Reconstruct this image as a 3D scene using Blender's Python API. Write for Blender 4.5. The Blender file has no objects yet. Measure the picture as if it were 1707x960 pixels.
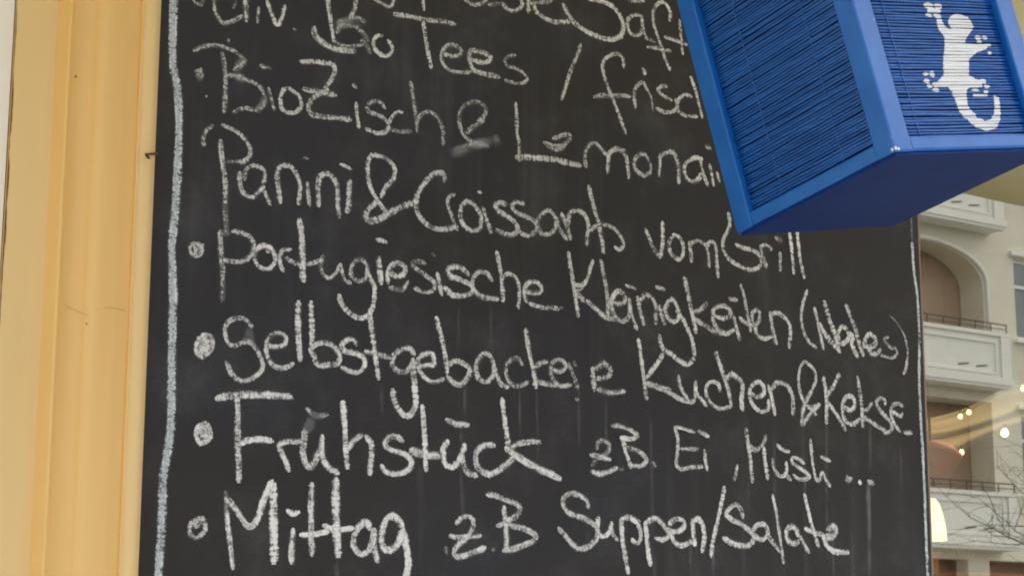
import bpy, bmesh, math, random
from mathutils import Vector, Matrix, noise
random.seed(11)
SC = bpy.context.scene
COL = SC.collection
# ------------------------------------------------------------------ camera
CAM_LOC = [-1.44123, -2.10523, 1.6]
CAM_ROT = [[0.824913, 0.110667, 0.554321], [-0.565256, 0.15768, 0.809705], [0.002202, -0.98127, 0.192627]]
LENS_F = 3105.53

cd = bpy.data.cameras.new('camera')
cd.sensor_fit = 'HORIZONTAL'; cd.sensor_width = 36.0
cd.lens = LENS_F / 1707.0 * 36.0
cd.clip_start = 0.05; cd.clip_end = 500
cd.dof.use_dof = True; cd.dof.focus_distance = 2.62; cd.dof.aperture_fstop = 28
cam = bpy.data.objects.new('camera', cd); COL.objects.link(cam)
Rm = Matrix(CAM_ROT)                       # columns: camera right, down, forward in the world
M = Matrix(((Rm[0][0], -Rm[0][1], -Rm[0][2]), (Rm[1][0], -Rm[1][1], -Rm[1][2]), (Rm[2][0], -Rm[2][1], -Rm[2][2]))).to_4x4()
M.translation = Vector(CAM_LOC)
cam.matrix_world = M
SC.camera = cam
# ------------------------------------------------------------------ light and exposure
SUN_ELEV, SUN_AZ = math.radians(52), math.radians(96)      # azimuth clockwise from +Y, seen from above
wd = bpy.data.worlds.new('World'); SC.world = wd; wd.use_nodes = True
wn, wl = wd.node_tree.nodes, wd.node_tree.links
bg = wn['Background']; bg.inputs['Strength'].default_value = 0.15
sky = wn.new('ShaderNodeTexSky'); sky.sky_type = 'NISHITA'; sky.sun_disc = False
sky.sun_elevation = SUN_ELEV; sky.sun_rotation = SUN_AZ
sky.air_density = 1.0; sky.dust_density = 4.0; sky.ozone_density = 1.0
hs = wn.new('ShaderNodeHueSaturation'); hs.inputs['Saturation'].default_value = 0.30
wl.new(sky.outputs['Color'], hs.inputs['Color']); wl.new(hs.outputs['Color'], bg.inputs['Color'])
sd = bpy.data.lights.new('sun', 'SUN'); sd.energy = 0.9; sd.angle = math.radians(25); sd.color = (1.0, 0.965, 0.91)
so = bpy.data.objects.new('sun', sd); COL.objects.link(so)
sdir = Vector((math.sin(SUN_AZ) * math.cos(SUN_ELEV), math.cos(SUN_AZ) * math.cos(SUN_ELEV), math.sin(SUN_ELEV)))
so.rotation_euler = sdir.to_track_quat('Z', 'Y').to_euler()
so.location = sdir * 30
SC.view_settings.view_transform = 'Standard'; SC.view_settings.look = 'None'
SC.view_settings.gamma = 1.0; SC.view_settings.use_curve_mapping = False
SC.view_settings.exposure = 1.85
SC.cycles.transparent_max_bounces = 24
SC.cycles.max_bounces = 8
SC.cycles.filter_width = 1.9
SC.cycles.use_denoising = True
# ------------------------------------------------------------------ helpers
def tag(o, label=None, cat=None, group=None, kind=None):
    if label: o['label'] = label
    if cat: o['category'] = cat
    if group: o['group'] = group
    if kind: o['kind'] = kind
    return o
def empty(name, loc=(0, 0, 0), **k):
    o = bpy.data.objects.new(name, None); COL.objects.link(o); o.location = loc; o.empty_display_size = 0.1
    return tag(o, **k)
def link(name, me, mat, parent=None):
    o = bpy.data.objects.new(name, me); COL.objects.link(o)
    if mat: me.materials.append(mat)
    if parent:
        o.parent = parent
        o.matrix_parent_inverse = Matrix.Translation(parent.location).inverted()
    return o
def mesh_obj(name, verts, faces, mat, parent=None, smooth=False):
    me = bpy.data.meshes.new(name); me.from_pydata([tuple(v) for v in verts], [], faces); me.update()
    if smooth:
        for p in me.polygons: p.use_smooth = True
    return link(name, me, mat, parent)
class MB:
    """collects simple solids and links them as one mesh"""
    def __init__(s): s.bm = bmesh.new()
    def box(s, x0, x1, y0, y1, z0, z1, bev=0.0):
        v = [s.bm.verts.new(p) for p in ((x0,y0,z0),(x1,y0,z0),(x1,y1,z0),(x0,y1,z0),(x0,y0,z1),(x1,y0,z1),(x1,y1,z1),(x0,y1,z1))]
        fs = [s.bm.faces.new([v[i] for i in q]) for q in ((0,3,2,1),(4,5,6,7),(0,1,5,4),(1,2,6,5),(2,3,7,6),(3,0,4,7))]
        if bev:
            ed = list({e for f in fs for e in f.edges})
            bmesh.ops.bevel(s.bm, geom=ed, offset=bev, segments=2, profile=0.6, affect='EDGES')
        return s
    def prism(s, pts, y0, y1):
        """polygon in x, z pushed from y0 to y1"""
        n = len(pts)
        a = [s.bm.verts.new((x, y0, z)) for x, z in pts]; b = [s.bm.verts.new((x, y1, z)) for x, z in pts]
        s.bm.faces.new(a); s.bm.faces.new(b[::-1])
        for i in range(n): s.bm.faces.new([a[i], b[i], b[(i+1) % n], a[(i+1) % n]])
        return s
    def tube(s, pts, radii, n=6, cap=True):
        pts = [Vector(p) for p in pts]; rings = []
        up = Vector((0.13, 0.27, 0.95)).normalized()
        for i, p in enumerate(pts):
            t = (pts[min(i+1, len(pts)-1)] - pts[max(i-1, 0)]).normalized()
            if abs(t.dot(up)) > 0.97: u = Vector((1, 0, 0))
            else: u = up
            a = t.cross(u).normalized(); b = t.cross(a)
            r = radii[i] if hasattr(radii, '__len__') else radii
            rings.append([s.bm.verts.new(p + (a*math.cos(k*2*math.pi/n) + b*math.sin(k*2*math.pi/n))*r) for k in range(n)])
        for i in range(len(rings)-1):
            for k in range(n):
                s.bm.faces.new([rings[i][k], rings[i][(k+1) % n], rings[i+1][(k+1) % n], rings[i+1][k]])
        if cap:
            s.bm.faces.new(rings[0][::-1]); s.bm.faces.new(rings[-1])
        return s
    def lathe(s, prof, c, n=24):
        rings = [[s.bm.verts.new((c[0]+r*math.cos(k*2*math.pi/n), c[1]+r*math.sin(k*2*math.pi/n), c[2]+z)) for k in range(n)] for r, z in prof]
        for i in range(len(rings)-1):
            for k in range(n):
                s.bm.faces.new([rings[i][k], rings[i][(k+1) % n], rings[i+1][(k+1) % n], rings[i+1][k]])
        return s
    def build(s, name, mat, parent=None, smooth=False, mw=None):
        bmesh.ops.recalc_face_normals(s.bm, faces=s.bm.faces)
        me = bpy.data.meshes.new(name); s.bm.to_mesh(me); s.bm.free()
        if mw: me.transform(mw)
        if smooth:
            for p in me.polygons: p.use_smooth = True
        return link(name, me, mat, parent)
# ------------------------------------------------------------------ materials
class NT:
    def __init__(s, name):
        s.m = bpy.data.materials.new(name); s.m.use_nodes = True
        s.n, s.l = s.m.node_tree.nodes, s.m.node_tree.links
        s.p = s.n['Principled BSDF']; s.out = s.n['Material Output']
    def add(s, t, **k):
        x = s.n.new(t)
        for a, b in k.items(): setattr(x, a, b)
        return x
    def pos(s): return s.add('ShaderNodeNewGeometry').outputs['Position']
    def scaled(s, vec, sc):
        x = s.add('ShaderNodeMapping'); x.inputs['Scale'].default_value = sc; s.l.new(vec, x.inputs['Vector']); return x.outputs['Vector']
    def noise(s, vec, scale, detail=4, rough=0.6, dist=0.0):
        x = s.add('ShaderNodeTexNoise'); x.inputs['Scale'].default_value = scale; x.inputs['Detail'].default_value = detail
        x.inputs['Roughness'].default_value = rough; x.inputs['Distortion'].default_value = dist
        s.l.new(vec, x.inputs['Vector']); return x.outputs['Fac']
    def math(s, op, a, b=0.0, clamp=False):
        x = s.add('ShaderNodeMath', operation=op, use_clamp=clamp)
        for i, v in ((0, a), (1, b)):
            if isinstance(v, (int, float)): x.inputs[i].default_value = v
            else: s.l.new(v, x.inputs[i])
        return x.outputs[0]
    def rng(s, v, a, b, c=0.0, d=1.0):
        x = s.add('ShaderNodeMapRange', interpolation_type='SMOOTHSTEP')
        for i, q in ((0, v), (1, a), (2, b), (3, c), (4, d)):
            if isinstance(q, (int, float)): x.inputs[i].default_value = q
            else: s.l.new(q, x.inputs[i])
        return x.outputs[0]
    def mix(s, f, a, b):
        x = s.add('ShaderNodeMix', data_type='RGBA')
        for i, q in ((0, f), (6, a), (7, b)):
            if isinstance(q, (int, float)): x.inputs[i].default_value = q
            elif isinstance(q, tuple): x.inputs[i].default_value = (*q, 1.0)
            else: s.l.new(q, x.inputs[i])
        return x.outputs[2]
    def bump(s, h, strength=0.3, dist=0.002):
        x = s.add('ShaderNodeBump'); x.inputs['Strength'].default_value = strength; x.inputs['Distance'].default_value = dist
        s.l.new(h, x.inputs['Height']); s.l.new(x.outputs['Normal'], s.p.inputs['Normal'])
    def color(s, c):
        if isinstance(c, tuple): s.p.inputs['Base Color'].default_value = (*c, 1)
        else: s.l.new(c, s.p.inputs['Base Color'])
    def set(s, **k):
        for a, b in k.items(): s.p.inputs[a.replace('_', ' ')].default_value = b
def simple(name, c1, c2, scale=6.0, rough=0.7, bump=0.15, bscale=None, spec=0.3, bdist=0.002):
    t = NT(name); p = t.pos()
    t.color(t.mix(t.rng(t.noise(p, scale, 5), 0.3, 0.7), c1, c2))
    t.set(Roughness=rough, Specular_IOR_Level=spec)
    if bump: t.bump(t.noise(p, bscale or scale * 8, 4), bump, bdist)
    return t.m
def m_board():
    t = NT('blackboard'); p = t.pos()
    big = t.noise(p, 3.0, 4)
    streak = t.noise(t.scaled(p, (30, 1, 1.1)), 1.0, 4, 0.55)           # chalk rinsed downwards
    dust = t.noise(p, 9.0, 6, 0.65)
    fine = t.noise(t.scaled(p, (90, 1, 900)), 1.0, 3)                   # rolled-on paint grain
    speck = t.noise(p, 260.0, 2)
    c = t.mix(t.rng(big, 0.3, 0.7), (0.0265, 0.0240, 0.0235), (0.0305, 0.0277, 0.0278))
    c = t.mix(t.rng(t.noise(t.scaled(p, (0.7, 1, 1.5)), 1.6, 2), 0.4, 0.62), c, (0.0275, 0.0268, 0.0335))
    where = t.rng(t.noise(t.scaled(p, (1.3, 1, 0.9)), 1.7, 2), 0.42, 0.68)
    c = t.mix(t.math('MULTIPLY', t.math('MULTIPLY', t.rng(streak, 0.48, 0.85), where), 0.07), c, (0.62, 0.62, 0.66))
    c = t.mix(t.math('MULTIPLY', t.rng(dust, 0.46, 0.85), 0.06), c, (0.6, 0.6, 0.6))
    c = t.mix(t.math('MULTIPLY', t.rng(fine, 0.35, 0.75), 0.010), c, (0.7, 0.7, 0.7))
    c = t.mix(t.math('MULTIPLY', t.rng(speck, 0.70, 0.80), 0.08), c, (0.7, 0.7, 0.7))
    t.color(c); t.set(Roughness=0.6, Specular_IOR_Level=0.24)
    t.bump(t.math('ADD', t.math('MULTIPLY', fine, 0.5), t.noise(p, 500.0, 3)), 0.25, 0.0006)
    return t.m
def m_chalk(name, col):
    t = NT(name); p = t.pos()
    uv = t.add('ShaderNodeUVMap', uv_map='stroke').outputs['UV']
    sep = t.add('ShaderNodeSeparateXYZ'); t.l.new(uv, sep.inputs[0])
    den = t.add('ShaderNodeAttribute', attribute_name='chalk_load').outputs['Fac']
    rib = t.add('ShaderNodeAttribute', attribute_name='chalk_rib').outputs['Fac']
    grit = t.add('ShaderNodeAttribute', attribute_name='chalk_grit').outputs['Fac']
    av0 = t.math('ABSOLUTE', sep.outputs['Y']); av = t.math('MULTIPLY', av0, 1.6)
    edge = t.math('SUBTRACT', 1.0, t.math('POWER', av, 3.0))
    # cross ribs where the chalk stuttered over the board, u is in millimetres
    cr = t.noise(t.scaled(uv, (0.26, 0.30, 1)), 1.0, 3, 0.55, 0.25)
    cr2 = t.noise(t.scaled(uv, (0.06, 0.22, 1)), 1.0, 2)
    grain = t.noise(p, 520.0, 3, 0.75)
    grain2 = t.noise(p, 190.0, 3, 0.65)
    lng = t.noise(t.scaled(uv, (0.035, 1.7, 1)), 1.0, 2)
    hol = t.noise(t.scaled(uv, (0.022, 0.0, 1)), 1.0, 2)      # stretches where only the rim of the stick touched
    def amp(x, c, k): return t.math('MULTIPLY', t.math('SUBTRACT', x, c), k)
    v = t.math('MULTIPLY', edge, 1.0)
    for q in (t.math('MULTIPLY', t.math('SUBTRACT', cr, 0.44), t.math('MULTIPLY', rib, 5.4)), amp(cr2, 0.5, 1.3), amp(lng, 0.5, 2.0), t.math('MULTIPLY', t.math('SUBTRACT', grain, 0.5), t.math('ADD', 1.6, t.math('MULTIPLY', grit, 2.6))), amp(grain2, 0.5, 2.3), t.math('MULTIPLY', t.rng(av, 1.0, 0.2), t.math('MULTIPLY', t.rng(hol, 0.50, 0.72), -0.75)), amp(den, 1.0, 0.75)):
        v = t.math('ADD', v, q)
    # a light hand leaves chalk only on the high grain
    body = t.rng(v, 0.05, 1.45, 0.0, 1.0)
    haze = t.math('ADD', t.math('MULTIPLY', t.rng(edge, 0.0, 1.0), 0.14), t.math('MULTIPLY', t.rng(av0, 1.0, 0.35), 0.055))
    a = t.math('MULTIPLY', t.math('ADD', t.math('MULTIPLY', body, 0.86), haze), t.math('ADD', 0.22, t.math('MULTIPLY', den, 0.76)), clamp=True)
    t.color(col); t.set(Roughness=0.95, Specular_IOR_Level=0.05)
    t.l.new(a, t.p.inputs['Alpha'])
    return t.m
def m_soft_chalk():
    t = NT('rubbed_chalk'); p = t.pos()
    uv = t.add('ShaderNodeUVMap', uv_map='stroke').outputs['UV']
    sep = t.add('ShaderNodeSeparateXYZ'); t.l.new(uv, sep.inputs[0])
    den = t.add('ShaderNodeAttribute', attribute_name='chalk_load').outputs['Fac']
    edge = t.rng(t.math('ABSOLUTE', sep.outputs['Y']), 1.0, 0.1)
    br = t.rng(t.noise(t.scaled(uv, (0.02, 0.5, 1)), 1.0, 3), 0.25, 0.7)
    a = t.math('MULTIPLY', t.math('MULTIPLY', edge, br), den, clamp=True)
    t.color((0.62, 0.62, 0.64)); t.set(Roughness=0.95, Specular_IOR_Level=0.05); t.l.new(a, t.p.inputs['Alpha'])
    return t.m
def m_paint(name, c1, c2, c3):
    """old oil paint on a moulding: tone drift, faint vertical brushing, dirt"""
    t = NT(name); p = t.pos()
    a = t.rng(t.noise(t.scaled(p, (6, 6, 1.2)), 1.0, 4), 0.3, 0.7)
    b = t.rng(t.noise(t.scaled(p, (45, 45, 1.2)), 1.0, 3), 0.3, 0.8)
    c = t.mix(a, c1, c2); c = t.mix(t.math('MULTIPLY', b, 0.35), c, c3)
    d = t.rng(t.noise(t.scaled(p, (18, 18, 7)), 1.0, 6, 0.7), 0.60, 0.85)
    c = t.mix(t.math('MULTIPLY', d, 0.16), c, (0.35, 0.24, 0.10))
    t.color(c); t.set(Roughness=0.48, Specular_IOR_Level=0.35)
    t.bump(t.math('ADD', t.noise(t.scaled(p, (120, 120, 6)), 1.0, 3), t.noise(p, 45, 5)), 0.10, 0.0015)
    return t.m
def m_blue(name, c1, c2, rough=0.42, wear=0.5, spec=0.5):
    t = NT(name); p = t.pos()
    a = t.rng(t.noise(p, 22.0, 4), 0.3, 0.7)
    c = t.mix(a, c1, c2)
    w = t.rng(t.noise(t.scaled(p, (34, 34, 50)), 1.0, 6, 0.75), 0.64, 0.74)
    c = t.mix(t.math('MULTIPLY', w, wear * 0.7), c, (0.16, 0.30, 0.58))
    t.color(c); t.set(Roughness=rough, Specular_IOR_Level=spec)
    t.bump(t.noise(p, 180.0, 4), 0.12, 0.0008)
    return t.m
def m_slat(name, stretch):
    t = NT(name); p = t.pos()
    c = t.mix(t.rng(t.noise(t.scaled(p, tuple(q * 1.5 for q in stretch)), 1.0, 3), 0.3, 0.7), (0.005, 0.072, 0.30), (0.016, 0.135, 0.47))
    fl = t.rng(t.noise(t.scaled(p, stretch), 1.0, 4, 0.6), 0.66, 0.78)         # pale flecks along a rod: rubbed paint and glints put into the colour
    c = t.mix(t.math('MULTIPLY', fl, 0.55), c, (0.22, 0.40, 0.72))
    big = t.rng(t.noise(p, 9.0, 3), 0.35, 0.7)
    c = t.mix(t.math('MULTIPLY', big, 0.35), c, (0.010, 0.11, 0.40))
    t.color(c); t.set(Roughness=0.32, Specular_IOR_Level=0.6)
    t.bump(t.noise(p, 300.0, 3), 0.1, 0.0005)
    return t.m
def m_glass():
    t = NT('window_glass'); t.n.remove(t.p)
    g = t.add('ShaderNodeBsdfGlossy'); g.inputs['Roughness'].default_value = 0.0; g.inputs['Color'].default_value = (1.0, 0.975, 0.87, 1)
    tr = t.add('ShaderNodeBsdfTransparent'); tr.inputs['Color'].default_value = (0.90, 0.93, 0.90, 1)
    lw = t.add('ShaderNodeFresnel'); lw.inputs['IOR'].default_value = 1.5
    f = t.math('ADD', t.math('MULTIPLY', lw.outputs[0], 1.0), 0.42, clamp=True)    # coated pane
    mx = t.add('ShaderNodeMixShader'); t.l.new(f, mx.inputs[0]); t.l.new(tr.outputs[0], mx.inputs[1]); t.l.new(g.outputs[0], mx.inputs[2])
    t.l.new(mx.outputs[0], t.out.inputs['Surface'])
    return t.m
def m_emit(name, col, strength):
    t = NT(name); t.color(col); t.set(Roughness=0.6)
    t.p.inputs['Emission Color'].default_value = (*col, 1); t.p.inputs['Emission Strength'].default_value = strength
    return t.m
def m_canvas():
    t = NT('olive_canvas'); p = t.pos()
    c = t.mix(t.rng(t.noise(p, 5.0, 5), 0.3, 0.7), (0.46, 0.43, 0.26), (0.52, 0.49, 0.31))
    t.color(c); t.set(Roughness=0.9, Specular_IOR_Level=0.1)
    tl = t.add('ShaderNodeBsdfTranslucent'); t.l.new(c, tl.inputs['Color'])
    mx = t.add('ShaderNodeMixShader'); mx.inputs[0].default_value = 0.38
    t.l.new(t.p.outputs[0], mx.inputs[1]); t.l.new(tl.outputs[0], mx.inputs[2]); t.l.new(mx.outputs[0], t.out.inputs['Surface'])
    return t.m
MAT = dict(
    board=m_board(), chalk=m_chalk('chalk', (0.79, 0.78, 0.77)), chalk_blue=m_chalk('bluish_chalk', (0.66, 0.72, 0.76)), soft=m_soft_chalk(),
    ochre=m_paint('ochre_paint', (0.80, 0.495, 0.16), (0.83, 0.53, 0.19), (0.84, 0.58, 0.245)),
    tan=m_paint('tan_paint', (0.80, 0.565, 0.255), (0.83, 0.595, 0.285), (0.82, 0.56, 0.235)),
    cream=simple('cream_render', (0.87, 0.79, 0.68), (0.90, 0.83, 0.72), 4),
    crack=simple('crack_line', (0.55, 0.35, 0.13), (0.62, 0.40, 0.16), 60),
    gap=simple('rusty_joint', (0.14, 0.06, 0.02), (0.28, 0.15, 0.06), 40),
    dark=simple('dark_fleck', (0.10, 0.05, 0.02), (0.16, 0.08, 0.03), 80),
    iron=simple('rusty_iron', (0.06, 0.03, 0.015), (0.16, 0.08, 0.03), 90, rough=0.6),
    edge=simple('board_edge_wood', (0.24, 0.17, 0.13), (0.33, 0.24, 0.19), 30),
    frame=simple('window_frame_paint', (0.30, 0.23, 0.18), (0.38, 0.30, 0.24), 12, rough=0.5),
    blue=m_blue('blue_paint', (0.005, 0.112, 0.43), (0.010, 0.145, 0.50), 0.30, 0.75),
    blue_slat=m_slat('blue_slat_paint', (12, 200, 200)), blue_slat_side=m_slat('blue_side_slat_paint', (200, 9, 200)),
    blue_shaded=m_blue('blue_shaded_paint', (0.004, 0.026, 0.14), (0.006, 0.034, 0.17), 0.62, 0.40, 0.15),  # navy darker than the frame: the underside's shade is put into the colour
    gap_shade=simple('dark_blue_gap_shade', (0.004, 0.012, 0.05), (0.006, 0.016, 0.06), 20),  # near black, stands for the shade between the rods
    white=simple('white_stencil_paint', (0.80, 0.81, 0.82), (0.86, 0.86, 0.86), 60, rough=0.5),
    glass=m_glass(),
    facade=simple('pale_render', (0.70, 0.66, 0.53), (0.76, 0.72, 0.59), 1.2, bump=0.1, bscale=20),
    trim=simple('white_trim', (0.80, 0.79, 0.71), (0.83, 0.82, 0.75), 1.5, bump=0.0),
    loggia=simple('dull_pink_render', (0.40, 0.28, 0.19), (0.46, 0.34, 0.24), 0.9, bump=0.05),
    pane=simple('far_pane', (0.10, 0.12, 0.13), (0.16, 0.18, 0.19), 0.8, rough=0.08, bump=0.0, spec=0.7),
    railing=simple('dark_railing', (0.07, 0.07, 0.065), (0.12, 0.11, 0.10), 5),
    roof=simple('slate_roof', (0.10, 0.09, 0.09), (0.16, 0.14, 0.13), 3),
    awning=m_canvas(),
    wallpaint=simple('shop_wall_render', (0.62, 0.46, 0.24), (0.68, 0.51, 0.28), 2),
    paving=simple('concrete_slabs', (0.24, 0.23, 0.22), (0.32, 0.31, 0.29), 3, bump=0.3),
    asphalt=simple('asphalt', (0.045, 0.045, 0.047), (0.07, 0.07, 0.07), 8, bump=0.4),
    kerb=simple('granite_kerb', (0.28, 0.27, 0.26), (0.38, 0.37, 0.36), 30),
    bark=simple('bare_bark', (0.05, 0.04, 0.03), (0.09, 0.075, 0.06), 15),
    room=simple('shop_room', (0.24, 0.15, 0.08), (0.30, 0.19, 0.10), 2),
    drape=simple('cream_muslin', (0.48, 0.40, 0.24), (0.56, 0.47, 0.30), 5, rough=0.95, bump=0.3, bscale=30, bdist=0.01),
    red=simple('red_paper', (0.32, 0.02, 0.02), (0.40, 0.035, 0.03), 10),
    pink=simple('pink_paper', (0.72, 0.27, 0.26), (0.80, 0.38, 0.34), 30),
    redcloth=simple('red_cloth', (0.45, 0.06, 0.02), (0.55, 0.10, 0.03), 10),
    orange=simple('orange_box_card', (0.60, 0.22, 0.05), (0.65, 0.30, 0.08), 10),
    bristle=simple('dark_bristle', (0.02, 0.018, 0.015), (0.05, 0.04, 0.03), 60),
    wood=simple('shelf_wood', (0.16, 0.10, 0.055), (0.22, 0.14, 0.08), 8),
    cord=simple('black_cord', (0.02, 0.02, 0.02), (0.04, 0.04, 0.04), 50),
    lamp=m_emit('lit_lampshade', (1.0, 0.82, 0.50), 0.42),
    bulb=m_emit('lit_bulb', (1.0, 0.72, 0.34), 1.7),
)
# ------------------------------------------------------------------ data measured off the photograph, in world metres
PROFILE = [(-0.7689, 0.0), (-0.7259, 0.0), (-0.7323, -0.02), (-0.681, -0.02), (-0.6795, -0.022), (-0.6753, -0.038), (-0.6744, -0.0415), (-0.6729, -0.0435), (-0.6704, -0.0425), (-0.6649, -0.0375), (-0.6537, -0.035), (-0.6432, -0.0385), (-0.6375, -0.0465), (-0.6306, -0.0515), (-0.6213, -0.0505), (-0.6093, -0.043), (-0.5959, -0.036), (-0.5836, -0.0355), (-0.5817, -0.0365), (-0.5811, -0.0405), (-0.5792, -0.0415), (-0.5768, -0.0395), (-0.5706, -0.041), (-0.5634, -0.0385), (-0.5556, -0.031), (-0.5473, -0.018), (-0.5316, 0.018)]
CRACK = [[-0.6639, -0.0375, 2.0006], [-0.6513, -0.036, 1.9964], [-0.6413, -0.041, 1.9917], [-0.6374, -0.0465, 1.9885], [-0.6276, -0.051, 1.9953], [-0.6139, -0.046, 2.0003], [-0.5955, -0.036, 2.0031], [-0.5825, -0.036, 2.0008]]
SPOTS = [[-0.6611, -0.0365, 2.2789, 1.8], [-0.6371, -0.047, 1.9784, 1.2]]
NAIL = [[-0.5728, -0.0405, 2.1927], [-0.539, 0.0, 2.2061]]
GAP = [(-0.7388, 2.3948, 0.0022), (-0.7386, 2.3647, 0.0022), (-0.7376, 2.3199, 0.0036), (-0.7366, 2.2754, 0.0022), (-0.7368, 2.2531, 0.0051), (-0.7373, 2.2236, 0.0058), (-0.7374, 2.1979, 0.0036), (-0.7371, 2.1797, 0.0022), (-0.7353, 2.1618, 0.0057), (-0.7354, 2.1364, 0.0057), (-0.7347, 2.1112, 0.0043), (-0.7338, 2.0825, 0.0064), (-0.7338, 2.0575, 0.0043), (-0.7339, 2.0219, 0.0035), (-0.7333, 1.9725, 0.0035), (-0.7322, 1.9166, 0.0035)]
LANTERN = [[-0.04549, -0.77539, 2.11669], [0.04206, 0.98866, -0.14414], [0.985, -0.01687, 0.1717], [-0.16732, 0.1492, 0.97455]]
GECKO_E = [[168.3, 151.2, 19.5, 12.0], [125.1, 172.4, 8.3, 3.9], [140.4, 172.2, 6.5, 3.5], [131.2, 166.3, 11.1, 3.5], [121.3, 160.9, 5.1, 2.3], [134.1, 160.3, 6.5, 2.6], [189.6, 135.0, 5.7, 2.5], [200.9, 135.2, 4.8, 2.3], [190.6, 129.2, 4.3, 2.4], [203.0, 125.9, 5.3, 1.9], [201.1, 116.5, 3.4, 1.6], [89.1, 91.1, 4.5, 2.0], [98.8, 91.2, 4.1, 2.7], [87.2, 82.2, 5.0, 2.7], [89.2, 76.8, 4.5, 2.3], [97.0, 71.6, 5.5, 2.5], [98.6, 88.3, 3.1, 1.7], [177.7, 82.3, 4.8, 3.0], [180.1, 76.0, 4.2, 2.9], [175.6, 67.9, 3.8, 3.4], [160.2, 71.4, 6.0, 1.7]]
GECKO_P = [[[133.8, 141.8], [147.6, 144.7], [181.9, 142.7], [167.3, 131.7], [168.4, 126.8], [164.3, 107.8], [155.7, 86.3], [115.4, 86.2], [122.6, 107.4], [132.3, 126.3], [135.0, 133.3]], [[166.0, 127.7], [182.6, 127.0], [205.2, 127.0], [198.0, 121.1], [179.6, 116.6], [163.8, 108.1], [161.5, 116.4]], [[118.2, 90.4], [156.7, 90.5], [165.7, 85.1], [177.0, 82.9], [172.5, 75.1], [152.2, 74.8], [146.4, 71.7], [120.0, 71.8], [117.6, 75.5], [95.3, 75.2], [94.4, 79.9], [105.0, 82.7]], [[131.7, 157.0], [139.8, 157.1], [139.5, 152.3], [142.0, 148.0], [145.8, 145.8], [143.9, 141.2], [133.9, 139.3], [129.9, 143.5], [129.6, 150.4]], [[155.3, 68.0], [174.0, 67.9], [172.6, 64.5], [153.9, 64.6]]]
GECKO_T = [[133.6, 74.3, 13.3], [132.0, 59.9, 9.2], [131.8, 49.8, 8.3], [138.8, 41.3, 7.8], [147.2, 33.6, 6.5], [159.4, 29.2, 5.6], [174.4, 31.5, 5.6], [182.9, 40.8, 5.2], [187.6, 51.1, 4.3], [190.2, 61.3, 4.2]]

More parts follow.
